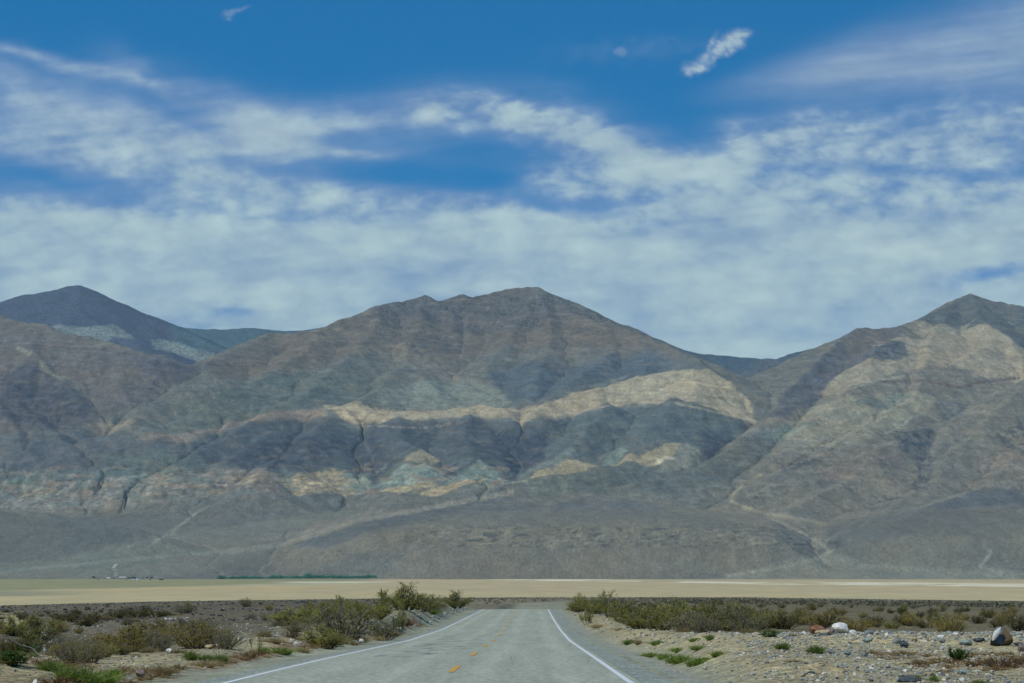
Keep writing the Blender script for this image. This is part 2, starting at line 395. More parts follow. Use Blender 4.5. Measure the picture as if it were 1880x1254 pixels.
# rock units, darker patches and painted shade: (outline, colour as seen, edge softness, strength)
UNITS = [
 ([(380,670),(500,611),(680,580),(780,549),(965,533),(1060,578),(1170,610),(1270,665),(1180,650),(1090,640),(1000,650),(900,640),(840,675),(760,640),(680,640),(600,660),(520,680),(400,700)], (110,100,92), 22, 1),
 ([(680,575),(780,545),(965,530),(1060,575),(1040,590),(960,600),(900,620),(840,610),(760,590),(690,600)], (98,94,98), 12, .8),
 ([(700,620),(760,640),(800,655),(850,690),(835,700),(800,690),(740,660)], (136,124,114), 14, .7),
 ([(330,745),(420,705),(520,690),(640,680),(740,700),(720,730),(620,740),(480,765),(380,790),(250,800)], (100,107,103), 22, 1),
 ([(890,690),(960,660),(1060,670),(1190,640),(1290,680),(1240,680),(1150,700),(1050,715),(985,740),(940,740)], (84,94,106), 14, 1),
 ([(690,725),(770,700),(870,697),(920,720),(945,748),(860,760),(760,755),(700,745)], (122,128,122), 10, 1),
 ([(590,745),(640,740),(680,750),(790,755),(880,745),(950,752),(985,745),(1050,722),(1150,700),(1230,680),(1300,682),(1340,703),(1375,735),(1392,772),(1350,765),(1280,745),(1230,738),(1150,740),(1080,755),(1030,770),(960,775),(880,765),(800,770),(740,770),(700,775),(660,785),(630,770)], (170,154,128), 6, 1),
 ([(1040,728),(1160,700),(1250,680),(1310,684),(1345,706),(1392,772),(1330,750),(1250,730),(1150,725)], (172,158,132), 8, .9),
 ([(1060,715),(1130,690),(1160,685),(1120,705)], (120,124,122), 7, .8),
 ([(240,800),(330,798),(420,775),(520,755),(600,748),(600,765),(520,770),(430,785),(350,808),(260,812)], (142,127,115), 6, 1),
 ([(140,785),(190,770),(250,778),(240,790),(180,795)], (144,132,116), 8, 1),
 ([(330,820),(420,785),(520,770),(620,770),(660,790),(700,780),(800,775),(900,770),(980,780),(1010,790),(1000,850),(940,885),(830,870),(775,830),(720,860),(690,880),(600,870),(480,860),(380,850)], (82,89,97), 14, 1),
 ([(600,800),(640,850),(690,875),(720,850),(690,800)], (68,74,88), 12, .85),  # darker patch at a canyon mouth
 ([(900,790),(960,800),(1005,795),(1000,840),(950,875),(925,850)], (66,72,88), 10, .85),  # darker patch along the middle canyon
 ([(420,840),(520,800),(590,790),(600,830),(520,860),(440,862)], (72,78,90), 14, .7),
 ([(1020,770),(1150,745),(1250,745),(1350,770),(1380,785),(1300,840),(1250,810),(1150,825),(1100,830),(1000,860),(1010,800)], (90,100,104), 12, 1),
 ([(1285,790),(1345,795),(1320,830),(1292,848)], (66,73,88), 10, .85),  # canyon flank turned from the sun, its shade put into the colour
 ([(-100,560),(0,582),(130,615),(250,655),(376,672),(270,735),(150,790),(0,800),(-100,800)], (104,98,98), 16, 1),
 ([(60,665),(100,690),(172,757),(140,790),(60,790),(0,770),(0,690)], (84,82,90), 10, .9),
 ([(28,632),(60,650),(55,660),(30,645)], (136,132,118), 6, .8),
 ([(75,662),(110,688),(167,722),(155,726),(105,703),(75,675)], (134,130,116), 6, .8),
 ([(230,650),(370,675),(330,700),(270,690)], (86,84,98), 12, .8),
 ([(0,800),(150,790),(240,810),(330,820),(380,850),(200,880),(0,880)], (90,94,102), 16, 1),
 ([(180,870),(200,835),(300,825),(390,855),(300,868)], (98,110,106), 12, .8),
 ([(0,885),(60,865),(200,872),(350,868),(470,866),(490,880),(330,888),(60,905)], (110,124,120), 10, .8),
 ([(30,890),(120,875),(250,878),(400,862),(480,865),(510,880),(520,905),(430,905),(300,915),(200,930),(80,945),(0,935)], (134,128,120), 9, .95),
 ([(430,868),(480,866),(515,885),(505,905),(440,900),(380,890)], (124,108,102), 8, .7),
 ([(505,882),(560,868),(612,860),(642,880),(668,905),(605,903),(550,908)], (166,148,118), 5, .95),
 ([(625,872),(672,874),(690,890),(660,908)], (128,138,130), 6, .9),
 ([(690,890),(730,860),(775,858),(815,882),(800,890),(720,902)], (130,141,133), 5, 1),
 ([(815,887),(880,848),(912,864),(926,888),(860,886)], (126,138,131), 5, 1),
 ([(740,852),(780,826),(810,840),(790,852)], (172,156,126), 5, 1),
 ([(690,902),(780,886),(812,888),(740,906)], (166,148,114), 4, 1),
 ([(755,905),(830,884),(905,880),(860,891),(800,911)], (176,154,118), 4, .95),
 ([(940,888),(1000,866),(1040,845),(1090,855),(1140,845),(1220,820),(1252,812),(1240,835),(1200,855),(1150,850),(1060,870),(980,892)], (168,152,120), 5, .95),
 ([(1100,852),(1140,824),(1162,832),(1125,850)], (126,140,130), 4, 1),
 ([(1240,840),(1255,812),(1282,826),(1296,848),(1250,862),(1200,866)], (128,128,120), 5, .9),
 ([(1195,850),(1225,838),(1240,840),(1215,852)], (205,190,160), 4, .9),
 ([(940,872),(1010,848),(1050,820),(1060,835),(1020,862)], (116,124,120), 7, .8),
 ([(430,882),(470,872),(502,886),(470,896)], (150,136,116), 4, .8),
 ([(240,884),(300,871),(335,886),(280,894)], (152,140,120), 4, .8),
 ([(125,892),(180,880),(215,895),(160,904)], (148,138,120), 4, .8),
 ([(345,894),(400,879),(432,893),(390,904)], (146,132,114), 4, .7),
 ([(20,905),(70,893),(110,905),(60,918)], (144,138,122), 4, .7),
 # right massif
 ([(1396,772),(1530,640),(1600,605),(1785,543),(1990,590),(1990,900),(1700,925),(1500,975),(1350,930),(1290,855)], (124,118,108), 10, 1),
 ([(1396,772),(1530,640),(1570,610),(1660,605),(1650,630),(1600,660),(1560,675),(1500,735),(1440,770)], (94,94,102), 8, 1),
 ([(1545,625),(1590,605),(1650,606),(1610,640),(1560,660)], (112,102,98), 8, .8),
 ([(1680,592),(1785,540),(1960,580),(1960,700),(1880,640),(1830,608),(1760,604),(1700,600)], (92,96,100), 8, 1),
 ([(1600,630),(1690,618),(1740,604),(1800,598),(1832,606),(1880,655),(1880,700),(1820,690),(1740,690),(1650,680),(1600,700),(1540,728),(1505,718),(1560,675),(1640,660)], (160,147,126), 6, .95),
 ([(1665,606),(1700,592),(1750,600),(1792,588),(1760,607),(1680,612)], (152,143,126), 4, .9),
 ([(1605,630),(1660,632),(1668,650),(1645,664),(1600,655)], (84,90,102), 4, .75),  # cliff face with its shade painted in
 ([(1660,680),(1720,668),(1790,680),(1780,697),(1700,697)], (116,108,102), 8, .7),
 ([(1420,795),(1500,742),(1620,720),(1720,730),(1700,760),(1620,790),(1540,830),(1420,805)], (146,139,121), 8, 1),
 ([(1400,800),(1440,775),(1492,785),(1430,802)], (106,122,116), 6, .75),
 ([(1560,742),(1640,720),(1682,725),(1620,746)], (104,116,114), 6, .65),
 ([(1720,742),(1782,735),(1762,766),(1730,770)], (90,100,104), 5, .6),
 ([(1320,835),(1400,790),(1440,805),(1360,850),(1300,880)], (104,110,108), 10, .8),
 ([(1500,872),(1570,845),(1640,830),(1662,845),(1590,866),(1530,886)], (126,108,102), 10, .5),
 ([(1780,842),(1870,828),(1880,850),(1800,860)], (126,110,104), 9, .45),
 ([(1640,795),(1720,790),(1706,830),(1716,850),(1702,895),(1680,902),(1688,850),(1650,822)], (84,88,98), 7, .45),
 ([(1420,865),(1490,840),(1500,850),(1430,872)], (88,90,98), 6, .7),
 # benches and fans
 ([(500,1005),(620,965),(740,930),(880,915),(1000,905),(1130,908),(1300,935),(1430,965),(1500,1010),(1510,1064),(500,1064)], (118,114,104), 12, 1),
 ([(640,975),(740,930),(880,915),(1000,905),(1130,908),(1300,935),(1250,955),(1000,945),(800,955)], (111,109,104), 12, .8),
 ([(900,915),(1040,885),(1146,850),(1200,872),(1290,850),(1400,800),(1420,830),(1330,905),(1300,930),(1130,908)], (108,109,103), 8, .9),
 ([(1290,935),(1400,915),(1500,950),(1520,1000),(1430,975)], (128,122,112), 12, .9),
 ([(1590,1000),(1700,930),(1790,903),(1990,890),(1990,950),(1750,965)], (107,105,101), 10, .9),
 ([(1530,1015),(1600,985),(1990,960),(1990,1050),(1620,1045)], (115,113,105), 12, .9),
 ([(-60,928),(0,933),(170,955),(282,985),(250,1002),(120,1022),(-60,1035)], (101,104,101), 8, .95),
 ([(280,985),(420,965),(560,945),(700,925),(640,965),(500,1005),(330,1062),(-60,1066),(-60,1040),(120,1024)], (120,120,111), 12, .95),
 ([(1515,1010),(1600,1035),(1990,1055),(1990,1068),(1270,1068),(1400,1040)], (128,128,118), 8, .9),
 # overlapping fan lobes and smooth front hills
 ([(300,1002),(420,986),(540,965),(650,948),(560,985),(430,1012),(330,1032)], (126,121,111), 5, .7),
 ([(540,1004),(640,968),(740,935),(880,917),(1000,907),(900,925),(780,946),(680,977),(600,1008)], (97,101,102), 4, .8),
 ([(560,1062),(640,1020),(760,1000),(700,1064)], (105,107,104), 6, .6),
 ([(620,986),(700,956),(800,939),(930,926),(1100,918),(1250,930),(1100,931),(900,939),(760,959)], (101,103,103), 5, .7),
 ([(1130,907),(1300,931),(1445,968),(1380,963),(1250,941)], (126,119,105), 5, .8),
 ([(1700,936),(1790,904),(1990,891),(1990,926),(1800,931)], (97,98,101), 4, .85),
 ([(930,893),(1040,868),(1146,848),(1212,877),(1120,901),(1000,913)], (99,105,101), 4, .9),
 ([(1150,894),(1290,846),(1400,800),(1420,812),(1330,872),(1240,906)], (103,106,102), 4, .85),
 ([(0,1036),(130,1026),(280,1002),(400,1010),(300,1030),(120,1048),(0,1052)], (112,118,110), 6, .7),
]
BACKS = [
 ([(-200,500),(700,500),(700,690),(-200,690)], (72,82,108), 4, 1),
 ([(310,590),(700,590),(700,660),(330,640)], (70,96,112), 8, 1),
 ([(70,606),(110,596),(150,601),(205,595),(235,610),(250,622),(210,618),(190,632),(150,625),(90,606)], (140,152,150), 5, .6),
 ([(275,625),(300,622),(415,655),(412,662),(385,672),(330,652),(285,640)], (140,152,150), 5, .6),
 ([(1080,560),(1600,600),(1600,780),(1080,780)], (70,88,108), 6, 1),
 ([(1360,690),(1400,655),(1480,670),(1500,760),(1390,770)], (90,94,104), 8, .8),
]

GAIN, SAT = 1.12, .86
def albedo(c):
    c = lin(c) * np.array([1.06, 1.035, .84]); g = c.mean(); return np.clip(g + (c - g) * SAT, .01, 1) * GAIN

def paint(X, Y, Z, units, base, seed, rel=0.):
    px = CX + F * X / Y; py = HY - F * (Z - EYE) / Y
    wob = 5 * fbm(px / 50, py / 34, 6, seed, .62); wob2 = 3.5 * fbm(px / 50, py / 34, 6, seed + 5, .62)
    py0 = py; py = py + rel
    qx, qy = px + wob + 2 * gnoise(px / 7, py / 5, seed + 2), py + wob2 + 2 * gnoise(px / 7, py / 4, seed + 3)
    C = np.empty(X.shape + (3,)); C[:] = albedo(base)
    for poly, col, f, k in units:
        m = poly_mask(qx, qy, poly, f * (.36 if f < 9 else .8)) * k
        if m.any(): C += m[..., None] * (albedo(col) - C)
    return C, px, py0

keep = (np.abs(MX / MY) < .235)
Vm = np.stack([MX, MY, MZ], -1).reshape(-1, 3)
Fm = grid_faces(len(my), len(mx), keep)
def blur(a, n):
    k = np.hanning(n + 2)[1:-1]; k /= k.sum(); p = n // 2
    for ax in (0, 1):
        a = np.apply_along_axis(lambda v: np.convolve(np.pad(v, p, mode='edge'), k, 'valid'), ax, a)
    return a
REL = MZ - blur(MZ, 41)          # stands above or below its surroundings: beds outcrop higher on noses than in gullies
Vm, Fm, am, rl_ = compact(Vm, Fm, AREA.ravel(), REL.ravel())
Cm, ppx, ppy = paint(Vm[:, 0], Vm[:, 1], Vm[:, 2], UNITS, (108,108,104), 101, np.clip(rl_, -40, 40) * .22)
x, y, z = Vm.T
# patchy weathering, tilted bedding, washes along the drainage
pat = fbm(x / 420, z / 130 + y / 900, 5, 131)
Cm *= (1 + .13 * pat)[:, None]
def line_mask(pts, w):
    best = np.full(len(x), 1e9); lx = ppx + 2.5 * gnoise(ppx / 14, ppy / 9, 181); lyy = ppy + 1.5 * gnoise(ppx / 14, ppy / 9, 183)
    for (ax, ay), (bx_, by_) in zip(pts[:-1], pts[1:]):
        ex, ey = bx_ - ax, by_ - ay; t = np.clip(((lx - ax) * ex + (lyy - ay) * ey) / (ex * ex + ey * ey), 0, 1)
        best = np.minimum(best, np.hypot(lx - ax - t * ex, lyy - ay - t * ey))
    return 1 - sstep(w * .3, w, best)
LINES = [
 ([(285,993),(305,983),(330,965),(360,942),(385,928)], 3, (146,148,138), .8),
 ([(420,1012),(520,1000),(590,976),(650,956),(720,945),(790,932),(880,915),(940,903)], 7, (142,134,122), .8),
 ([(480,992),(560,977),(640,952),(700,938)], 5, (136,128,118), .7),
 ([(-20,1052),(150,1036),(300,1021),(430,1012),(520,1000)], 5, (132,134,126), .6),
 ([(212,1057),(214,1049),(209,1044),(214,1036)], 1.8, (176,180,172), .9),
 ([(540,1000),(600,985),(680,970),(720,958)], 4, (92,98,102), .6),
 ([(1400,870),(1362,893),(1345,908),(1342,920),(1375,935),(1420,945),(1470,953),(1515,962)], 5, (156,146,124), .85),
 ([(1362,893),(1380,881),(1430,863),(1480,846),(1530,828)], 3.5, (146,132,114), .8),
 ([(1625,796),(1660,779),(1680,757),(1688,740)], 4, (160,154,132), .9),
 ([(1525,1012),(1500,1026),(1440,1040),(1380,1050),(1330,1058)], 5, (146,144,132), .8),
 ([(1470,975),(1495,990),(1525,1012)], 4, (146,142,128), .8),
 ([(1840,1052),(1798,1040),(1820,1015),(1806,1002)], 4, (146,144,134), .7),
 ([(1770,905),(1690,931),(1640,945)], 3, (130,124,114), .8),
 ([(1620,700),(1700,699),(1760,712),(1800,702),(1870,694)], 4, (108,90,86), .8),
 ([(690,870),(720,845),(760,820),(780,805)], 2.5, (110,112,112), .6),
 ([(665,800),(680,835),(692,872)], 2.5, (112,112,112), .6),
 ([(1140,905),(1250,918),(1340,930)], 3, (128,124,116), .6),
 ([(985,760),(1040,776),(1100,790)], 3, (100,108,108), .5),
 ([(1240,740),(1330,760),(1390,774)], 3, (180,168,142), .6),
 ([(655,780),(700,783),(770,786),(850,776)], 3, (178,166,148), .5),
 ([(1000,768),(1060,757),(1120,744)], 3, (170,156,138), .6),
 ([(1540,722),(1600,700),(1660,690)], 3, (168,160,138), .6),
 ([(1440,800),(1500,775),(1560,760),(1600,750)], 3.5, (150,148,132), .7),
 ([(1420,835),(1490,808),(1560,795)], 4, (140,136,124), .6),
]
for pts, w, colr, k in LINES:
    m = line_mask(pts, w) * k * (.7 + .6 * sstep(-.3, .2, gnoise(ppx / 11, ppy / 7, 187)))
    Cm += np.clip(m, 0, 1)[:, None] * (albedo(colr) - Cm)
CRAGS_AND_SHADE = [  # dark broken patches on gorges, canyons and slopes, plus the cliff shade
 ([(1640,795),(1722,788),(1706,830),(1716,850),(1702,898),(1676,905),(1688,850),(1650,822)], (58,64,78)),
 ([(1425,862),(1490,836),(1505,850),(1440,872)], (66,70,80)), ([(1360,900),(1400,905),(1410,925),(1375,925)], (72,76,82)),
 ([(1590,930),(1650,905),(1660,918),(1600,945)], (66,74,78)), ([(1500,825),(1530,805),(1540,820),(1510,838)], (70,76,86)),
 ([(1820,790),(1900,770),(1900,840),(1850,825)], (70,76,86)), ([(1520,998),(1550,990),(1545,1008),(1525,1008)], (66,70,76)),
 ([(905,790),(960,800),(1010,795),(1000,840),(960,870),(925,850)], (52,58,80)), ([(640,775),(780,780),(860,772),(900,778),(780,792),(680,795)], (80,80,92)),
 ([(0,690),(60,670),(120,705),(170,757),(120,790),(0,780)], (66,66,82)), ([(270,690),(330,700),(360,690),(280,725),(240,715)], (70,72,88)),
 ([(420,845),(520,800),(600,795),(620,840),(500,866)], (60,66,86)), ([(1605,630),(1660,632),(1668,650),(1645,664),(1600,655)], (64,70,86)),  # second patch deepens the painted shade of the cliff face
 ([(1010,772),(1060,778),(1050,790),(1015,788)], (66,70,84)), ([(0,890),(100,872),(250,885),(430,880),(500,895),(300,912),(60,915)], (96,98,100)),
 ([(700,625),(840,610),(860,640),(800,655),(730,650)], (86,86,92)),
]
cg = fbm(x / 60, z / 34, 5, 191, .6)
for poly, colr in CRAGS_AND_SHADE:
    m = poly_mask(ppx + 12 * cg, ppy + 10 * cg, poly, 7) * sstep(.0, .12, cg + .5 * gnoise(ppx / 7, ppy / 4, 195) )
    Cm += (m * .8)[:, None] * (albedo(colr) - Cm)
# crisp outcrops and dark scree patches, more broken in the badlands at the foot
ok_ = sstep(120, 260, z); bad = poly_mask(ppx, ppy, [(-40,870),(200,862),(480,860),(700,855),(940,850),(1000,885),(700,910),(430,908),(200,935),(-40,945)], 14)
o1 = fbm((x + .25 * z) / 120, (z - .18 * x) / 42, 6, 401, .62); o2 = fbm(x / 46, z / 17, 4, 403, .6)
Cm *= (1 + ok_ * (.13 + .20 * bad) * (sstep(.20, .30, o1) - sstep(.20, .30, -o1)))[:, None]
Cm *= (1 + ok_ * (.09 + .13 * bad) * (sstep(.16, .26, o2) - sstep(.16, .26, -o2)))[:, None]
o3 = fbm((x + .4 * z) / 160, z / 40, 5, 405, .6)
for th, sg, colr in ((.18, 1, (150,142,124)), (.18, -1, (106,118,114)), (.34, 1, (128,108,98))):
    m = ok_ * (.14 + .5 * bad) * sstep(th, th + .08, sg * o3); Cm += m[:, None] * (albedo(colr) - Cm)
# debris streaks down the slopes
stk_ = fbm((x + .35 * y) / 26, z / 230, 4, 193); Cm *= (1 + .16 * stk_ * sstep(150, 350, z))[:, None]
bed = gnoise(x / 900 + .2 * fbm(x / 300, y / 300, 3, 7), (z + .10 * x + 25 * fbm(x / 400, y / 400, 3, 9)) / 16, 137)
bedk = sstep(200, 400, z) * (.5 + .5 * sstep(-.2, .3, fbm(x / 1200, z / 300, 3, 139)))
Cm *= (1 + .36 * bedk * bed)[:, None]
warm = .7 * fbm(x / 600, z / 160, 4, 151)
Cm *= np.stack([1 + .12 * warm, 1 + .02 * warm, 1 - .12 * warm], -1)
wash = sstep(math.log(250), math.log(6000), np.log(am))
low = 1 - sstep(250, 420, z)
Cm += (wash * (.25 + .45 * low))[:, None] * (albedo((140,136,126)) - Cm)
# dark ledges of cemented gravel along the bench fronts, pinkish gully streaks under them
ledge = sstep(963, 972, ppy) * (1 - sstep(1000, 1012, ppy)) * sstep(700, 800, ppx) * (1 - sstep(1480, 1520, ppx))
lk = ledge * sstep(.16, .3, fbm(x / 70, z / 15, 5, 161, .6) + .5 * gnoise(x / 260, z / 90, 163) - .05)
Cm += (lk * .65)[:, None] * (albedo((62,70,74)) - Cm)
lk = ledge * sstep(.2, .36, fbm(x / 90 + 9, z / 16, 5, 165, .6) + .3 * gnoise(x / 260 + 7, z / 90, 169))
Cm += (lk * .6)[:, None] * (albedo((150,140,120)) - Cm)
stk = sstep(995, 1010, ppy) * (1 - sstep(1056, 1064, ppy)) * sstep(640, 740, ppx) * (1 - sstep(1480, 1540, ppx)) * sstep(0, .3, fbm(x / 60 + .8 * gnoise(x / 300, z / 120, 168), z / 200, 5, 167))
Cm += (stk * .28)[:, None] * (albedo((134,122,112)) - Cm)
# tree cover mask: piñon-juniper dots near the summits
tree = sstep(645, 585, ppy) * sstep(640, 720, ppx) * (1 - sstep(1090, 1200, ppx)) * sstep(-.25, .2, fbm(x / 300, y / 300, 4, 171))

def rock_mat(name, dot_scale, fine):
    n = NT(name); P = n.coord()
    col = n.attr('col').outputs['Color']; tr = n.attr('tree').outputs['Fac']
    n1 = n.noise(n.scale(P, 1, .42, .75), 1 / 60, 9, .7, .2)
    n2 = n.noise(n.scale(P, 1, .4, .8), 1 / 14, 5, .68)
    f = n.math('MULTIPLY', n.ramp(n1, .28, .72, .85, 1.15), n.ramp(n2, .25, .75, .76, 1.24))
    c = n.scalecol(col, f)
    c = n.mix(n.ramp(n.noise(P, 1 / 160, 5, .6), .42, .62, 0, .15), c, n.mix(1, c, (1.12, .98, .86), 'MULTIPLY'))
    vo = n.n('ShaderNodeTexVoronoi', feature='F1'); vo.inputs['Scale'].default_value = dot_scale; n.l(P, vo.inputs['Vector'])
    dots = n.math('MULTIPLY', n.ramp(vo.outputs['Distance'], .30, .52, 1, 0), tr)
    c = n.mix(dots, c, tuple(lin((52, 62, 60))))
    # thin desert shrub speckle everywhere
    v2 = n.n('ShaderNodeTexVoronoi', feature='F1'); v2.inputs['Scale'].default_value = 1 / 22; n.l(P, v2.inputs['Vector'])
    c = n.mix(n.math('MULTIPLY', n.ramp(v2.outputs['Distance'], .12, .3, 1, 0), n.ramp(n.noise(P, 1 / 300, 3), .42, .62, 0, .65)), c, tuple(lin((70, 78, 74))))
    h = n.math('ADD', n.math('MULTIPLY', n1, 14.0), n.math('MULTIPLY', n2, 11.0))
    n.bsdf(c, .95, n.bump(h, .55, fine), .1)
    return n.m
M_rock = rock_mat('mountain_rock', 1 / 24, 1.0)
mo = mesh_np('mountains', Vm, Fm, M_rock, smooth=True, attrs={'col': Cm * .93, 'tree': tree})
tag(mo, kind='structure')

# ------------------------------------------------------------------ ranges behind
DX2 = 26.0
bx = np.arange(-6700, 6700, DX2); by = np.arange(22000, 30500, DX2)
BX, BY = np.meshgrid(bx, by)
b1 = 40 * fbm(BX / 700, BY / 700, 4, 203); b2 = 60 * fbm(BX / 700, BY / 700, 4, 205)
BZ = np.interp(BY, [22000, 24000, 31000], [700, 900, 1100]) + 0 * BX
BR = [
 (.44, [(-260,600,25000),(-150,596,25000),(-60,575,25000),(0,554,25000),(45,541,25000),(80,535,25000),(120,528,25000),(150,527,25000),(175,540,24900),(210,562,24800),(245,578,24700),(285,587,24600),(315,600,24500),(345,612,24300),(385,632,24000),(420,645,23700)]),
 (.40, [(150,527,25000),(140,570,24300),(190,600,23700),(250,625,23200)]),
 (.40, [(315,600,24500),(330,630,23900),(390,655,23300),(425,680,22900)]),
 (.40, [(45,541,25000),(60,590,24200),(110,610,23500)]),
 (.35, [(280,600,28500),(330,601,28500),(380,606,28500),(440,603,28500),(480,605,28500),(520,609,28500),(570,607,28500),(600,603,28500),(660,598,28500)]),
 (.40, [(1060,585,25500),(1110,592,25500),(1140,600,25400),(1210,628,25200),(1250,640,25000),(1300,651,25000),(1340,656,25000),(1390,660,25000),(1430,660,25300),(1460,650,25600),(1495,641,25600),(1530,640,25600),(1600,650,25600)]),
 (.40, [(1250,640,25000),(1310,680,24000),(1350,715,23300)]),
 (.40, [(1440,663,23600),(1402,660,23600),(1380,690,23200),(1370,725,22700)]),
 (.40, [(1402,660,23600),(1440,672,23500),(1490,690,23300)]),
]
for k, pts in BR:
    b = seg_field(BX + b1, BY + b2, to_world(pts, True), k, 1, np.full(BX.shape, -1e4)); BZ = smax(BZ, b, 24.0)
BZ += 18 * (ridged(BX / 420, BY / 420, 4, 221) - .6) + 7 * fbm(BX / 100, BY / 100, 3, 223)
BZ, BA = erode(fill_pits(BZ), DX2, np.full(BZ.shape, .007), 7, .02)
BZ += 3 * fbm(BX / 50, BY / 50, 2, 231)
kb = np.abs(BX / BY) < .235
Vb = np.stack([BX, BY, BZ], -1).reshape(-1, 3); Fb = grid_faces(len(by), len(bx), kb)
Vb, Fb = compact(Vb, Fb)
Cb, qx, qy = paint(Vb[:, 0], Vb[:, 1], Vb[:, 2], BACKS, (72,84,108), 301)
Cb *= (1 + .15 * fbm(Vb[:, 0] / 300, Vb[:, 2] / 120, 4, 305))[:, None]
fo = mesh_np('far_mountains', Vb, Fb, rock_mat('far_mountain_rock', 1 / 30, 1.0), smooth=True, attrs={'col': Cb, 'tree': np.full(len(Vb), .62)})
tag(fo, kind='structure')
# ------------------------------------------------------------------ clouds on a far dome (clear where there is no cloud)
SR = 90000.0
sx = np.arange(-900, 2780, 3.2); sy = np.arange(-620, 1046, 3.0)
PX, PY = np.meshgrid(sx, sy)
def blob(cx, cy, rx, ry, ang=0, p=2.0):
    a = math.radians(ang); dx, dy = QXs - cx, QYs - cy
    u = (dx * math.cos(a) + dy * math.sin(a)) / rx; v = (-dx * math.sin(a) + dy * math.cos(a)) / ry
    return np.exp(-np.power(u * u + v * v, p / 2))
# large soft warp, stretched sideways
QXs = PX + 45 * fbm(PX / 260, PY / 130, 5, 401); QYs = PY + 22 * fbm(PX / 260, PY / 110, 5, 411)
D = np.zeros(PX.shape)
def add(k, *a, **kw):
    global D
    D = 1 - (1 - D) * (1 - np.clip(k * blob(*a, **kw), 0, 1))
def cut(k, *a, **kw):
    global D
    D = D * (1 - np.clip(k * blob(*a, **kw), 0, 1))
strk = fbm(PX / 300 - PY / 240, PY / 24 + PX / 210, 5, 451)
puff = fbm(PX / 80, PY / 48, 6, 431, .55)
bil = np.zeros(PX.shape); bx_, by_, am_ = PX / 90 + .3 * strk, PY / 62, 1.0
for o_ in range(6):
    bil += am_ * (np.abs(gnoise(bx_, by_, 491 + o_)) * 2.6 - .55); bx_, by_, am_ = bx_ * 2.05 + 3.1, by_ * 2.05 + 7.7, am_ * .52
bil = bil - bil.mean()
big = fbm(PX / 300, PY / 90, 4, 433)
fine = fbm(PX / 26, PY / 18, 4, 441, .6)
# overall deck, thicker towards the horizon
D = .80 * sstep(262, 440, QYs + 45 * fbm(PX / 420, PY / 140, 4, 421))
add(.40, 120, 250, 330, 55, 0, p=3)
add(.34, 40, 165, 170, 45, 22)
add(.55, 100, 112, 190, 20, 14, p=3)
add(.50, 262, 152, 75, 26, 38)
add(.32, 420, 195, 130, 34, 16)
add(.68, 490, 247, 110, 42, 0, p=3)
add(.40, 330, 265, 190, 36)
add(.45, 640, 222, 150, 26, -8)
add(.34, 640, 270, 110, 14, -4)
add(.55, 820, 205, 80, 42, -4)
add(.62, 950, 215, 110, 46, 10)
add(.72, 1080, 255, 130, 52, 20)
add(.70, 1200, 300, 130, 52, 12)
add(.64, 1340, 290, 90, 55, -20)
add(.52, 1440, 250, 150, 48, -8)
add(.46, 1680, 260, 300, 70, -4)
add(.40, 1860, 230, 220, 90)
add(.44, 1560, 330, 260, 50)
add(.45, 620, 358, 260, 34, 4)
add(.55, 330, 318, 200, 40, 3)
add(.4, 1050, 330, 120, 36, 10)
add(.35, 1900, 420, 500, 70)
cut(.92, 740, 318, 140, 22, 9, p=3)
cut(.85, 885, 336, 80, 20, 6, p=3)
cut(.45, 1010, 372, 80, 14, 10)
cut(.60, 690, 252, 70, 11, -4)
add(.42, 650, 276, 100, 11, -3)
cut(.60, 70, 322, 160, 24, 10)
cut(.60, 300, 195, 110, 20, 28)
cut(.55, 40, 110, 150, 12, 14)
cut(.60, 1270, 232, 70, 30, 30)
cut(.55, 1330, 205, 170, 20, -6)
cut(.22, 430, 574, 50, 12)
cut(.55, 1815, 503, 60, 15, -14)
cut(.25, 1190, 362, 110, 14, -12)
cut(.30, 1480, 310, 70, 12, 0)
cut(.32, 1720, 312, 150, 14, 2)
# break-up: puffs where the cover is cellular, streaks where it is thin
reg = sstep(.10, .40, D) * (1 - sstep(.60, .84, D))
A = D * (1 + reg * (.26 * puff + .14 * bil) + .30 * strk * (1 - sstep(.3, .7, D)) + .05 * puff + .03 * bil + .17 * big + .13 * strk * (1 - .45 * sstep(.55, .85, D)))
edge = sstep(470, 250, PY) * sstep(700, 900, PX)
A = A * (1 - edge) + edge * (.62 * A + .38 * sstep(.18, .85, A + .10 * puff + .10 * bil) * .85)
# smooth high veils: a wedge at the right, a broad sheet at the left
wy_ = PY + 10 * big; wl = 176 - (PX - 1250) * .160; hw = 16 + np.maximum(PX - 1250, 0) * .125
V = .66 * sstep(1220, 1560, PX) * np.exp(-np.abs((wy_ - wl) / hw) ** 2.4) * (1 + .30 * strk)
V = np.maximum(V, .22 * sstep(1250, 1700, PX) * np.exp(-((wy_ - 262) / 60) ** 2) * (1 + .5 * strk))
L2 = .34 * blob(90, 235, 380, 70, 2, p=3) + .24 * blob(40, 165, 230, 50, 16, p=3) + .20 * blob(600, 235, 320, 50, -3, p=3) + .16 * blob(330, 180, 260, 45, 12)
V = np.maximum(V, np.clip(L2, 0, .55) * (1 + .35 * strk + .35 * puff + .1 * fine) * (1 - .5 * blob(70, 325, 150, 22, 10)) * (1 - .6 * blob(60, 118, 130, 9, 15)) * (1 - .5 * blob(290, 195, 90, 18, 28)))
A = 1 - (1 - np.clip(A, 0, 1)) * (1 - np.clip(V, 0, 1))
A = np.clip(A, 0, .94)
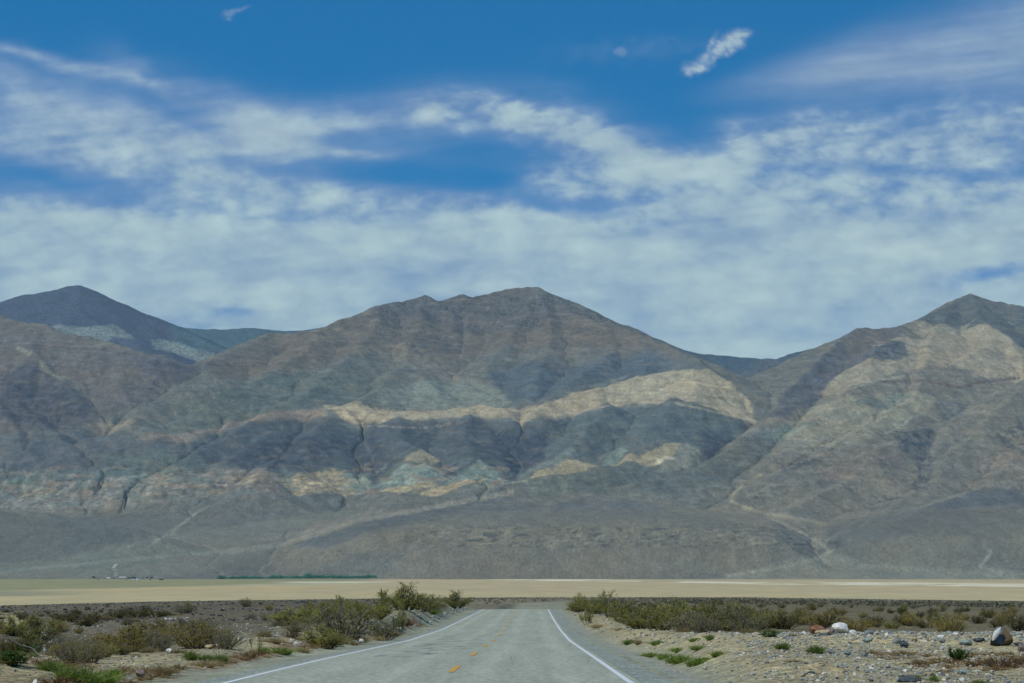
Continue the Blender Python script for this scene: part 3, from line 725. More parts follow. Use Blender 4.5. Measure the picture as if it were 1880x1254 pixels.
# separate small clouds
QXs = PX + 12 * fbm(PX / 40, PY / 30, 5, 461, .6); QYs = PY + 12 * fbm(PX / 36, PY / 28, 5, 471, .6)
s = np.maximum.reduce([.9 * blob(1348, 74, 34, 20, -28, p=3), .9 * blob(1312, 97, 36, 16, -32, p=3), .85 * blob(1276, 124, 24, 16, -20, p=3), .6 * blob(1308, 75, 9, 20, 30)])
A = np.maximum(A,   .78 * sstep(.05, 1.05, s * (1 + .5 * fine + .3 * puff)))
A = np.maximum(A, .34 * sstep(.15, .9, blob(1137, 92, 14, 16) * (1 + .6 * fine)) + .36 * sstep(.15, .9, blob(434, 22, 28, 6, -18) * (1 + .6 * fine)))
A = np.maximum(A, .10 * blob(1180, 90, 160, 20, -4) * (1 + fine))
thick = np.clip(sstep(.34, .85, A) + .12 * puff + .08 * bil + .16 * big, 0, 1.1)
thick *= 1 - .55 * np.clip(V / np.maximum(A, .05), 0, 1)
c0, c1 = lin((152, 171, 203)), lin((185, 206, 209))
Cs = c0 + thick[..., None] * (c1 - c0)
Cs *= (1 + .05 * puff + .05 * bil + .04 * strk + .06 * big)[..., None]
u = (PX - CX) / F; w = (HY - PY) / F; L = np.sqrt(u * u + 1 + w * w)
Vs = np.stack([u / L, 1 / L, w / L], -1).reshape(-1, 3) * SR + np.array([0, 0, EYE])
n = NT('cloudy_sky')
em = n.n('ShaderNodeEmission'); tr_ = n.n('ShaderNodeBsdfTransparent'); mx_ = n.n('ShaderNodeMixShader')
at = n.attr('col'); al = n.attr('alpha')
n.l(at.outputs['Color'], em.inputs['Color']); em.inputs['Strength'].default_value = 1.0
n.l(al.outputs['Fac'], mx_.inputs[0]); n.l(tr_.outputs[0], mx_.inputs[1]); n.l(em.outputs[0], mx_.inputs[2]); n.l(mx_.outputs[0], n.out.inputs['Surface'])
n.m.cycles.emission_sampling = 'NONE'
so_ = mesh_np('sky', Vs, grid_faces(len(sy), len(sx)), n.m, smooth=True, attrs={'col': Cs.reshape(-1, 3), 'alpha': A.ravel()})
tag(so_, kind='structure')

# ------------------------------------------------------------------ the air: one closed box of even haze
def box(name, lo, hi, mat):
    V = np.array([(x, y, z) for z in (lo[2], hi[2]) for y in (lo[1], hi[1]) for x in (lo[0], hi[0])])
    return mesh_np(name, V, np.array([(0,2,3,1),(4,5,7,6),(0,1,5,4),(2,6,7,3),(0,4,6,2),(1,3,7,5)]), mat)
n = NT('haze'); pv = n.n('ShaderNodeVolumePrincipled'); pv.inputs['Density'].default_value = 1.1e-5
pv.inputs['Color'].default_value = (.58, .80, .88, 1); pv.inputs['Anisotropy'].default_value = 0
n.l(pv.outputs[0], n.out.inputs['Volume']); n.m.cycles.homogeneous_volume = True
hz = box('haze', (-9500, -700, -262), (9500, 31500, 2860), n.m); tag(hz, kind='stuff')
# ------------------------------------------------------------------ near terrain
_t = np.array([(-40,-1.55,.35),(0,-1.55,1.3),(20,-1.55,1.78),(45,-1.52,2.37),(54,-1.47,2.585),(66,-1.40,2.88),(84,-1.27,3.34),(116,-1.04,4.17),(157,-.68,5.0),(198,-.36,5.63),(293,.47,6.98),
               (310,.65,7.45),(330,.9,8.05),(370,1.6,9.35),(420,2.8,10.7),(500,5,12.75),(560,8,14.4),(700,15,17.9),(1600,60,38)])
_fy = np.arange(-40, 1600, 1.0)
def _smooth(v, n):
    k = np.hanning(n + 2)[1:-1]; k /= k.sum(); p = n // 2
    return np.convolve(np.concatenate([v[0] - (v[p:0:-1] - v[0]), v, v[-1] - (v[-2:-p - 2:-1] - v[-1])]), k, 'valid')
_fx = _smooth(np.interp(_fy, _t[:, 0], _t[:, 1]), 31); _fd = _smooth(np.interp(_fy, _t[:, 0], _t[:, 2]), 15)
def road_x(Y): return np.interp(Y, _fy, _fx)
def road_z(Y): return EYE - np.interp(Y, _fy, _fd)
HALF = 3.65; EDGE = 3.85; SHL, SHR = 5.15, 5.65

_LY = [-40,0,45,60,100,150,200,250,280,310,350,420,600]
_LD = [.3,1.2,2.32,2.72,3.28,3.95,4.6,5.3,5.9,6.8,8.3,10.6,14.6]
_RY2 = [-40,0,30,45,60,70,76,88,105,150,200,300,400]
_RD2 = [.4,1.4,2.05,2.34,2.38,2.37,2.52,3.12,3.52,4.5,5.55,7.65,9.75]
def fan_z(X, Y):
    px = CX + F * X / np.maximum(Y, 30)
    e = np.interp(px, [0, 300, 600, 940, 1360, 1880], [1112, 1104.5, 1100.5, 1097, 1097, 1104])
    e = e + 1.0 * fbm(X / 500, Y / 2500, 3, 601) * sstep(2000, 5000, Y)
    return EYE - (((e - HY) / F - .0002) * Y + 1.3)
def ground_z(X, Y):
    X = np.asarray(X, float); Y = np.asarray(Y, float)
    a = X - road_x(Y)
    far = fan_z(X, Y)
    zl = EYE - np.interp(Y, _LY, _LD) - .02 * np.maximum(0, -X - 25) * sstep(120, 220, Y)
    zr = EYE - np.interp(Y, _RY2, _RD2)
    wl = sstep(330, 560, Y); wr = sstep(140, 300, Y)
    zl = zl + wl * (far - zl); zr = zr + wr * (far - zr)
    zz = np.where(a < 0, zl, zr)
    n = .07 * fbm(X / 3.1, Y / 6.2, 4, 611) * (.35 + .65 * sstep(8, 12, np.abs(a))) + .03 * fbm(X / .6, Y / .6, 3, 613) + .25 * fbm(X / 14, Y / 22, 3, 615) * sstep(6, 14, np.abs(a)) + .9 * fbm(X / 120, Y / 260, 3, 617) * sstep(400, 1500, Y)
    # low mound of sand in the left corner
    n = n + .38 * np.exp(-(((X + 10.2) / 1.9) ** 2 + ((Y - 47.5) / 4.5) ** 2))
    b = sstep(0, 1, (np.abs(a) - np.where(a < 0, SHL, SHR) + .5) / np.where(a < 0, 2.4, 2.0))
    rz = road_z(np.clip(Y, -40, 1599)) - .05
    rw = 1 - sstep(470, 560, Y)
    return (zz + n) * (1 - (1 - b) * rw) + (1 - b) * rw * (rz - .10 * sstep(SHL - .6, SHL + .3, np.abs(a)))

gy = np.concatenate([np.arange(-30, 38, 2.0), np.arange(38, 130, .33), np.arange(130, 360, .9), 360 * (8200 / 360) ** np.linspace(0, 1, 170)])
ud = np.linspace(-.225, .225, 560); uo = np.linspace(.235, .95, 24)
gu = np.concatenate([-uo[::-1], ud, uo])
GY, GU = np.meshgrid(gy, gu, indexing='ij'); GX = GU * (GY + 32)
GZ = ground_z(GX, GY)
px = CX + F * GX / np.maximum(GY, 20); py = HY - F * (GZ - EYE) / np.maximum(GY, 20)
aa = GX - road_x(np.clip(GY, -40, 1599))
def A3(c): return albedo(c) * np.array([1.07, 1.01, .88])
C = np.empty(GX.shape + (3,)); C[:] = A3((112,108,98))
def lay(m, c):
    global C
    C = C + np.clip(m, 0, 1)[..., None] * (A3(c) - C)
nz = fbm(GX / 5, GY / 9, 5, 621); nf = fbm(GX / 1.1, GY / 1.6, 4, 623); nb = fbm(GX / 40, GY / 110, 4, 625)
lay(sstep(-.1, .3, nb) * .6, (126,118,102))
lay((aa < 0) * (1 - sstep(68, 78, GY + 4 * nz)), (140,132,110))
lay((aa < 0) * sstep(68, 78, GY + 4 * nz) * (1 - sstep(330, 500, GY)) * sstep(7.5, 9.5, -aa + 1.5 * nz), (96,90,79))
lay((aa < 0) * sstep(.05, .3, nz + .5 * nf) * sstep(72, 80, GY) * sstep(8, 10, -aa) * sstep(300, 200, GY) * .5, (104,98,92))
lay((aa < 0) * sstep(9.5, 7.0, -aa + 1.5 * nz) * sstep(300, 200, GY), (142,134,112))
lay((aa > 0) * sstep(84, 96, GY + 5 * nz) * (1 - sstep(500, 1500, GY)), (102,96,80))
lay((aa > 0) * sstep(100, 84, GY + 5 * nz), (152,143,119))
lay((aa > 0) * sstep(11, 7.0, aa + 2.0 * nz) * sstep(320, 200, GY), (148,140,117))
lay((aa > 0) * sstep(84, 60, GY) * sstep(.0, .3, nf + .4 * nz) * .5, (138,138,128))
lay((aa > 0) * sstep(84, 60, GY) * sstep(.1, .35, nz) * .5, (176,160,122))
lay(sstep(6.6, 5.2, np.abs(aa) + .7 * nf) * (GY < 1200), (134,138,132))
# yellow dry-grass flat at the far left, rusty litter of dead plants
lay(poly_mask(px + 12 * nz, py + 6 * nf, [(-200,1122),(40,1128),(62,1148),(30,1158),(-200,1160)], 6) * .8, (160,152,108))
lay(poly_mask(px + 20 * nf, py + 8 * nz, [(1655,1214),(1760,1206),(1900,1200),(1900,1226),(1700,1228)], 8) * .7 * sstep(-.2, .2, nf), (156,126,90))
lay(poly_mask(px + 20 * nf, py + 8 * nz, [(-100,1236),(60,1236),(250,1254),(300,1270),(-100,1290)], 6) * .6 * sstep(-.25, .1, nf), (132,108,80))
lay((aa < 0) * sstep(.5, .1, np.abs(-aa - 5.7 - .5 * nz)) * sstep(-.1, .2, nz + .4 * nf) * (GY < 170) * .75, (128,100,76))
# the long fan: dark varnished and pale bands
fb = fbm(GX / 260, GY / 900, 4, 631)
ff = sstep(350, 900, GY)
lay(ff * .8, (112,108,96))
lay(ff * sstep(-.15, .25, fb) * .7, (126,118,102))
lay(ff * sstep(0, .3, fbm(GX / 150, GY / 1500, 3, 633)) * .5, (98,96,90))
lay(sstep(4200, 6200, GY + 900 * fb) * (px < 700) * .8, (96,98,96))
lay(sstep(5000, 6600, GY) * (px > 1300) * .6, (108,106,96))
C *= (1 + .14 * nf * sstep(600, 200, GY) + .16 * nz)[..., None]
n = NT('desert_ground'); P = n.coord(); col = n.attr('col').outputs['Color']
n1 = n.noise(P, 9, 4, .7); n2 = n.noise(P, 1.6, 5, .6); n3 = n.noise(P, 1 / 12, 6, .65)
vo = n.n('ShaderNodeTexVoronoi', feature='F1'); vo.inputs['Scale'].default_value = 7; n.l(P, vo.inputs['Vector'])
vc = n.n('ShaderNodeSeparateColor'); n.l(vo.outputs['Color'], vc.inputs[0])
f = n.math('MULTIPLY', n.ramp(n1, .25, .75, .72, 1.28), n.math('MULTIPLY', n.ramp(n2, .25, .75, .8, 1.2), n.ramp(n3, .25, .75, .8, 1.2)))
f = n.math('MULTIPLY', f, n.ramp(vc.outputs[0], 0, 1, .72, 1.26))
c = n.scalecol(col, f)
# darker dots of low desert plants on the long fan
v2 = n.n('ShaderNodeTexVoronoi', feature='F1'); v2.inputs['Scale'].default_value = 1 / 5.0; n.l(P, v2.inputs['Vector'])
c = n.mix(n.math('MULTIPLY', n.ramp(v2.outputs['Distance'], .15, .34, .85, 0), n.attr('scrub').outputs['Fac']), c, tuple(lin((66, 68, 52))))
h = n.math('ADD', n.math('MULTIPLY', n1, .035), n.math('ADD', n.math('MULTIPLY', n2, .09), n.math('MULTIPLY', vo.outputs['Distance'], -.05)))
n.bsdf(c, .95, n.bump(h, .8, 1.0), .15)
scrub = (sstep(350, 800, GY) * (1 - sstep(6800, 7600, GY)) * (.75 + .5 * fb)).ravel()
go = mesh_np('ground', np.stack([GX, GY, GZ], -1).reshape(-1, 3), grid_faces(len(gy), len(gu)), n.m, smooth=True, attrs={'col': C.reshape(-1, 3), 'scrub': scrub})
tag(go, kind='structure')

# ------------------------------------------------------------------ dry lake bed
ly = np.concatenate([np.linspace(5800, 8600, 120), np.linspace(8620, 13000, 170)]); lu = np.linspace(-.30, .30, 700)
LY, LU = np.meshgrid(ly, lu, indexing='ij'); LX = LU * LY
px = CX + F * LU; py = HY + F * (EYE + 150) / LY
wv = fbm(px / 300, py / 9, 4, 641); pq = py + 1.2 * wv
C = np.empty(LX.shape + (3,)); C[:] = A3((176,160,131))
lay(sstep(-.2, .25, fbm(px / 500, py / 3.5, 4, 643)) * .55, (168,155,132))
lay(sstep(0, .3, fbm(px / 380 + 9, py / 2.2, 4, 645)) * .5, (174,160,124))
lay(sstep(1086, 1092, pq) * .5, (176,166,130))
lay(sstep(5, 0, np.abs(pq - np.interp(px, [0, 300, 700], [1090, 1080, 1078]))) * sstep(760, 500, px) * .6, (186,166,116))
lay(sstep(5, 2, np.abs(pq - np.interp(px, [0, 300, 700], [1082, 1075, 1070]))) * sstep(780, 560, px) * .6, (168,164,146))
lay(sstep(6, 3, np.abs(pq - np.interp(px, [0, 200], [1090, 1088]))) * sstep(240, 20, px) * .7, (120,126,114))
lay(sstep(np.interp(px, [0, 400, 700], [1084, 1074, 1065]) + 2, np.interp(px, [0, 400, 700], [1084, 1074, 1065]) - 1, pq) * sstep(720, 640, px) * .9, (134,134,100))
lay(sstep(2.6, .6, np.abs(pq - np.interp(px, [700, 920, 1090, 1400, 1640, 1880], [1063.5, 1064, 1065.3, 1070.5, 1073, 1076]))) * sstep(860, 960, px) * sstep(-.3, .1, fbm(px / 90, py / 4, 4, 647)) * .75, (214,212,204))
lay(sstep(2, .3, np.abs(pq - np.interp(px, [1500, 1880], [1069.5, 1073]))) * sstep(1450, 1600, px) * .7, (214,210,198))
lay(sstep(1068, 1063, pq) * sstep(1000, 1300, px) * .5, (150,146,124))
lay(sstep(2, .5, np.abs(pq - 1068.5)) * sstep(480, 560, px) * sstep(760, 620, px) * .8, (206,206,192))
n = NT('lake_bed'); P = n.coord(); col = n.attr('col').outputs['Color']
c = n.scalecol(col, n.ramp(n.noise(n.scale(P, 1, .35, 1), 1 / 110, 6, .6), .25, .75, .9, 1.1))
n.bsdf(c, .9, None, .1)
po = mesh_np('dry_lake', np.stack([LX, LY, np.full(LX.shape, -150.)], -1).reshape(-1, 3), grid_faces(len(ly), len(lu)), n.m, smooth=True, attrs={'col': C.reshape(-1, 3)})
tag(po, kind='structure')

# ------------------------------------------------------------------ road, shoulders, painted lines
def strip(name, offs, y0, y1, step, dz, mat, jit=None, kind='structure'):
    ys = np.arange(y0, y1 + 1e-6, step); cx = road_x(ys); cz = road_z(ys)
    o = np.array(offs, float)[None, :] + np.zeros((len(ys), 1)); z = cz[:, None] + np.array(dz, float)[None, :]
    if jit is not None:
        o = o + jit(ys)
    sl = np.gradient(cx, ys); nrm = np.sqrt(1 + sl ** 2)
    X = cx[:, None] + o / nrm[:, None]; Y = ys[:, None] - o * (sl / nrm)[:, None]
    V = np.stack([X, Y, z], -1).reshape(-1, 3)
    ob = mesh_np(name, V, grid_faces(len(ys), o.shape[1]), mat, smooth=True, attrs={'lat': o.ravel(), 'along': np.repeat(ys, o.shape[1])})
    return tag(ob, kind=kind)
n = NT('worn_asphalt'); P = n.coord(); lat = n.attr('lat').outputs['Fac']; alo = n.attr('along').outputs['Fac']
cv = n.n('ShaderNodeCombineXYZ'); n.l(lat, cv.inputs[0]); n.l(alo, cv.inputs[1]); Q = cv.outputs[0]
g1 = n.noise(n.scale(Q, 1, .2, 1), 7, 5, .8); g2 = n.noise(n.scale(Q, 1.0, .03, 1), 1.9, 5, .6); g3 = n.noise(n.scale(Q, 1, .25, 1), .35, 4, .6)
f = n.math('MULTIPLY', n.ramp(g1, .25, .75, .68, 1.32), n.math('MULTIPLY', n.ramp(g2, .25, .75, .90, 1.10), n.ramp(g3, .3, .7, .95, 1.05)))
al_ = n.math('ABSOLUTE', lat); tr1 = n.math('ABSOLUTE', n.math('SUBTRACT', n.math('ABSOLUTE', n.math('SUBTRACT', al_, 1.85)), .9))
f = n.math('MULTIPLY', f, n.ramp(tr1, .0, .55, 1.07, .96))
c = n.scalecol(n.mix(1, tuple(albedo((152,154,143))), (1, 1, 1), 'MULTIPLY'), f)
# old tar and patch stains in the left lane
pm = n.math('MULTIPLY', n.ramp(n.noise(n.scale(Q, 1, .22, 1), 1.1, 5, .7), .53, .62), n.math('MULTIPLY', n.ramp(lat, -3.4, -2.2), n.ramp(lat, .2, -.7)))
pm = n.math('MULTIPLY', pm, n.math('MULTIPLY', n.ramp(alo, 62, 75), n.ramp(alo, 140, 110)))
c = n.mix(n.math('MULTIPLY', pm, .6), c, tuple(lin((70, 74, 74))))
# thin cracks
wv_ = n.n('ShaderNodeTexVoronoi', feature='DISTANCE_TO_EDGE'); wv_.inputs['Scale'].default_value = .28
n.l(n.scale(Q, 1, .4, 1), wv_.inputs['Vector'])
c = n.mix(n.math('MULTIPLY', n.ramp(wv_.outputs['Distance'], .003, .009, 1, 0), .18), c, tuple(lin((74, 78, 78))))
n.bsdf(c, .85, n.bump(g1, .5, .02), .25)
offs = [-EDGE, -3.4, -2.6, -1.8, -.9, 0, .9, 1.8, 2.6, 3.4, EDGE]
strip('road', offs, -36, 556, 1.5, [-.035 * abs(o) / EDGE for o in offs], n.m)
n = NT('shoulder_gravel'); P = n.coord(); lat = n.attr('lat').outputs['Fac']
vo = n.n('ShaderNodeTexVoronoi', feature='F1'); vo.inputs['Scale'].default_value = 16; n.l(P, vo.inputs['Vector'])
vc = n.n('ShaderNodeSeparateColor'); n.l(vo.outputs['Color'], vc.inputs[0])
g1 = n.noise(P, 20, 4, .75); g2 = n.noise(P, .9, 5, .6)
f = n.math('MULTIPLY', n.ramp(vc.outputs[0], 0, 1, .62, 1.38), n.math('MULTIPLY', n.ramp(g1, .25, .75, .75, 1.25), n.ramp(g2, .25, .75, .85, 1.15)))
c = n.mix(n.ramp(n.math('ADD', n.math('ABSOLUTE', lat), n.math('MULTIPLY', g2, 1.2)), 5.0, 6.1), tuple(albedo((138,144,141))), tuple(albedo((156,150,134))))
n.bsdf(n.scalecol(c, f), .9, n.bump(n.math('ADD', n.math('MULTIPLY', g1, .03), n.math('MULTIPLY', vo.outputs['Distance'], -.05)), .8, 1), .2)
jl = lambda ys: np.stack([0 * ys, 0 * ys, .03 * fbm(ys / 2.5, ys * 0 + 3.3, 4, 651), .20 * fbm(ys / 4.2, ys * 0 + 1.3, 5, 653)], 1)
strip('gravel_shoulder', [-EDGE - .02, -4.3, -4.8, -SHL - .25], -36, 556, .5, [-.042, -.05, -.07, -.22], n.m, jl)
strip('gravel_shoulder', [EDGE + .02, 4.5, 5.2, SHR + .25], -36, 556, .5, [-.042, -.05, -.07, -.24], n.m, jl)
def paint_mat(name, colr, wear):
    n = NT(name); lat = n.attr('lat').outputs['Fac']; alo = n.attr('along').outputs['Fac']
    cv = n.n('ShaderNodeCombineXYZ'); n.l(lat, cv.inputs[0]); n.l(alo, cv.inputs[1])
    g = n.noise(n.scale(cv.outputs[0], 14, 5, 1), 1, 5, .7)
    n.bsdf(n.mix(n.ramp(g, wear, wear + .12), tuple(albedo((150,158,150))), tuple(lin(colr) * .9)), .7, None, .3); return n.m
WHT = paint_mat('white_road_paint', (226, 228, 224), .30); YEL = paint_mat('yellow_road_paint', (224, 162, 26), .36)
strip('edge_line', [-HALF - .058, -HALF + .058], -36, 556, .75, [-.029] * 2, WHT)
strip('edge_line', [HALF - .058, HALF + .058], -36, 556, .75, [-.029] * 2, WHT)
vv, ff_, la, lo_ = [], [], [], []
for k in range(-4, 22):
    yc = 55.5 + 19.4 * k; ys = np.linspace(yc - 3.0, yc + 3.0, 9)
    for j, yy in enumerate(ys):
        for o in (-.065, .065):
            vv.append((road_x(yy) + .22 + o, yy, road_z(yy) + .006)); la.append(o); lo_.append(yy)
    b = len(vv) - 18
    ff_ += [(b + 2 * j, b + 2 * j + 1, b + 2 * j + 3, b + 2 * j + 2) for j in range(8)]
tag(mesh_np('centre_line', np.array(vv), np.array(ff_), YEL, attrs={'lat': np.array(la), 'along': np.array(lo_)}), kind='structure')
# ------------------------------------------------------------------ plants and stones
def tubes(paths, sides=3):
    """paths: list of (points (n,3), radii (n)) -> verts, quads"""
    V, Q = [], []; base = 0
    ang = np.arange(sides) * 2 * math.pi / sides
    for P, r in paths:
        P = np.asarray(P); T = np.gradient(P, axis=0); T /= np.linalg.norm(T, axis=1, keepdims=True) + 1e-9
        ref = np.array([.31, .95, .11]); U = np.cross(T, ref); U /= np.linalg.norm(U, axis=1, keepdims=True) + 1e-9; Wv = np.cross(T, U)
        ring = P[:, None] + np.asarray(r)[:, None, None] * (np.cos(ang)[None, :, None] * U[:, None] + np.sin(ang)[None, :, None] * Wv[:, None])
        V.append(ring.reshape(-1, 3)); n = len(P)
        for i in range(n - 1):
            for s in range(sides):
                Q.append((base + i * sides + s, base + i * sides + (s + 1) % sides, base + (i + 1) * sides + (s + 1) % sides, base + (i + 1) * sides + s))
        base += n * sides
    return np.concatenate(V), np.array(Q)

def leaves(C, size, rng, aspect=.55, up=.0, D=None):
    """small bent leaf quads at points C"""
    n = len(C)
    d = rng.normal(size=(n, 3)); d[:, 2] += up
    if D is not None: d = d * .6 + D
    d /= np.linalg.norm(d, axis=1, keepdims=True)
    s = np.cross(d, rng.normal(size=(n, 3))); s /= np.linalg.norm(s, axis=1, keepdims=True) + 1e-9
    L = (size * rng.uniform(.6, 1.4, n))[:, None]
    V = np.stack([C - s * L * aspect * .5, C + d * L * .5 - s * 0, C + s * L * aspect * .5 + d * L * .1, C - d * L * .5], 1)
    return V.reshape(-1, 3), np.arange(4 * n).reshape(n, 4), np.repeat(rng.random(n), 4)

def leaf_mat(name, dark, light, third=None):
    n = NT(name); v = n.attr('tone').outputs['Fac']
    oi = n.n('ShaderNodeObjectInfo').outputs['Random']
    c = n.mix(v, tuple(lin(dark)), tuple(lin(light)))
    if third is not None: c = n.mix(n.ramp(v, .84, .9), c, tuple(lin(third)))
    c = n.scalecol(c, n.ramp(oi, 0, 1, .8, 1.22))
    b = n.n('ShaderNodeBsdfPrincipled'); b.inputs['Roughness'].default_value = .65; b.inputs['Specular IOR Level'].default_value = .2; n.l(c, b.inputs['Base Color'])
    t = n.n('ShaderNodeBsdfTranslucent'); n.l(c, t.inputs['Color']); m = n.n('ShaderNodeMixShader'); m.inputs[0].default_value = .42
    n.l(b.outputs[0], m.inputs[1]); n.l(t.outputs[0], m.inputs[2]); n.l(m.outputs[0], n.out.inputs['Surface'])
    return n.m
def wood_mat(name, a, b_):
    n = NT(name); c = n.mix(n.ramp(n.noise(n.n('ShaderNodeTexCoord').outputs['Object'], 9, 3), .3, .7), tuple(lin(a)), tuple(lin(b_))); n.bsdf(c, .9, None, .1); return n.m
ML = {
 'olive': leaf_mat('olive_leaves', (112, 110, 46), (182, 174, 84), (184, 166, 104)),
 'dark': leaf_mat('dark_leaves', (92, 90, 54), (140, 132, 80), (152, 134, 90)),
 'rusty': leaf_mat('rusty_olive_leaves', (134, 118, 48), (192, 170, 82), (188, 146, 84)),
 'fresh': leaf_mat('fresh_green_leaves', (84, 108, 40), (148, 164, 72), (160, 160, 94)),
 'deep': leaf_mat('deep_green_leaves', (60, 88, 38), (110, 136, 60)),
 'straw': leaf_mat('straw_leaves', (140, 124, 84), (190, 172, 122), (160, 128, 84)),
 'red': leaf_mat('dead_red_leaves', (130, 104, 66), (172, 142, 92), (186, 166, 120)),
}
MW = {'grey': wood_mat('grey_twig', (92, 84, 74), (132, 124, 112)), 'brown': wood_mat('brown_twig', (66, 50, 40), (104, 80, 62)), 'pale': wood_mat('bleached_wood', (128, 122, 114), (168, 162, 152))}

def woody(seed, nst, spread, nleaf, leaf, twist=.35, dens_low=.3, upright=.0):
    """vase-shaped desert bush one metre tall and one metre wide: (stem verts, quads), (leaf verts, quads, tone)"""
    rng = np.random.default_rng(seed); paths = []; tips = []; dirs = []
    for i in range(nst):
        a = rng.uniform(0, 2 * math.pi); r = math.sqrt(rng.uniform(0, 1)); top = np.array([math.cos(a) * .47 * r * spread, math.sin(a) * .47 * r * spread, rng.uniform(.55, .98) * (1 - .5 * r * r)])
        b0 = np.array([math.cos(a), math.sin(a), 0]) * .17 * r
        t = np.linspace(0, 1, 7)[:, None]
        P = b0 + (top - b0) * np.concatenate([t ** (1.0 - .25 * upright), t ** (1.0 - .25 * upright), t ** .9], 1) + rng.normal(size=(7, 3)) * .025 * t * twist * 3
        paths.append((P, np.linspace(.013, .004, 7)))
        for j in range(rng.integers(4, 8)):
            k = rng.integers(1, 6); s = P[k]; dv = (P[k + 1] - P[k]); dv /= np.linalg.norm(dv)
            d2 = dv + rng.normal(size=3) * .55 + np.array([0, 0, .25]); d2 /= np.linalg.norm(d2)
            ln = rng.uniform(.12, .28); tt = np.linspace(0, 1, 4)[:, None]
            B = s + d2 * ln * tt + rng.normal(size=(4, 3)) * .012 * tt + np.array([0, 0, .04]) * tt ** 2
            paths.append((B, np.linspace(.006, .0025, 4)))
            for q in np.linspace(.25, 1.05, 7): tips.append(s + d2 * ln * q); dirs.append(d2)
        for q in np.linspace(dens_low, 1.02, 12):
            m = q * 6; i0 = min(5, int(m)); tips.append(P[i0] + (P[i0 + 1] - P[i0]) * (m - i0)); dirs.append((P[i0 + 1] - P[i0]) / (np.linalg.norm(P[i0 + 1] - P[i0]) + 1e-9))
    tips = np.array(tips); dirs = np.array(dirs)
    pick = rng.integers(0, len(tips), nleaf)
    clump = np.exp(1.3 * gnoise(tips[:, 0] * 7 + seed, tips[:, 2] * 7 + tips[:, 1] * 5, seed))
    pick = rng.choice(len(tips), nleaf, p=clump / clump.sum())
    C = tips[pick] + rng.normal(size=(nleaf, 3)) * np.array([.028, .028, .022])
    C = C[C[:, 2] > .02]
    LV, LQ, tone = leaves(C, leaf, rng, .6, .4)
    tone = np.clip(.65 * tone + .5 * (np.repeat(gnoise(C[:, 0] * 5 + 3, C[:, 2] * 5 + C[:, 1] * 3, seed + 9), 4) + .3), 0, 1)
    return tubes(paths), (LV, LQ, tone)

def blades(seed, nb, width, lean=.45, clumps=5, leafy=0):
    """low clump of upright blades one metre tall and wide"""
    rng = np.random.default_rng(seed); V, Q, T = [], [], []
    cc = rng.normal(size=(clumps, 2)) * .2
    for i in range(nb):
        c = cc[rng.integers(clumps)] + rng.normal(size=2) * .07
        a = rng.uniform(0, 2 * math.pi); l = abs(rng.normal()) * lean; h = rng.uniform(.45, 1.0) * (1 - .35 * np.hypot(*c))
        d = np.array([math.cos(a) * l, math.sin(a) * l, 1]); d /= np.linalg.norm(d)
        side = np.cross(d, rng.normal(size=3)); side /= np.linalg.norm(side); w = width * rng.uniform(.6, 1.4)
        b = np.array([c[0], c[1], -.02]); m = b + d * h * .55; t = m + (d + np.array([math.cos(a), math.sin(a), -.3]) * l * .6) * h * .45
        k = len(V); V += [b - side * w * .5, b + side * w * .5, m + side * w * .5, m - side * w * .5, t + side * w * .12, t - side * w * .12]
        Q += [(k, k + 1, k + 2, k + 3), (k + 3, k + 2, k + 4, k + 5)]; T += [rng.random()] * 6
    return np.array(V), np.array(Q), np.array(T)

PROTO = {}
def bush_proto(key, name, fol_mat, wood, seed, nst, spread, nleaf, leaf, **kw):
    (sv, sq), (lv, lq, tn) = woody(seed, nst, spread, nleaf, leaf, **kw)
    PROTO.setdefault(key, []).append((name, [('stem', sv, sq, MW[wood], None), ('foliage', lv, lq, ML[fol_mat], tn)] if nleaf > 60 else [('stem', sv, sq, MW[wood], None)]))
for i in range(3): bush_proto('olive', 'creosote_bush', 'olive', 'grey', 11 + i, 30, 1.08, 4600, .034, dens_low=.15)
for i in range(2): bush_proto('dense', 'creosote_bush', 'olive', 'grey', 21 + i, 38, 1.1, 6500, .032, dens_low=.05)
for i in range(2): bush_proto('rusty', 'creosote_bush', 'rusty', 'grey', 31 + i, 34, 1.15, 4600, .030, dens_low=.05)
for i in range(2): bush_proto('dark', 'creosote_bush', 'dark', 'brown', 41 + i, 30, 1.15, 3600, .034, dens_low=.05)
for i in range(2): bush_proto('twiggy', 'creosote_bush', 'olive', 'grey', 51 + i, 44, 1.15, 1700, .030, dens_low=.1)
bush_proto('tall', 'creosote_bush', 'olive', 'grey', 61, 13, .95, 2300, .036, upright=.8, dens_low=.3)
bush_proto('sapling', 'creosote_bush', 'olive', 'brown', 63, 5, .9, 420, .045, upright=.5, dens_low=.55)
for i in range(2): bush_proto('leafy', 'green_shrub', 'deep', 'brown', 71 + i, 26, 1.15, 2600, .062, dens_low=.05)
for i in range(2): bush_proto('dead', 'dead_bush', 'red', 'brown', 81 + i, 40, 1.2, 700, .05, dens_low=.05)
for i in range(3): PROTO.setdefault('green', []).append(('green_shrub', [('',) + blades(91 + i, 420, .026, .5, 7)[:2] + (ML['fresh'], blades(91 + i, 420, .026, .5, 7)[2])]))
for i in range(2): PROTO.setdefault('straw', []).append(('grass_tuft', [('',) + blades(95 + i, 420, .016, .75, 4)[:2] + (ML['straw'], blades(95 + i, 420, .016, .75, 4)[2])]))

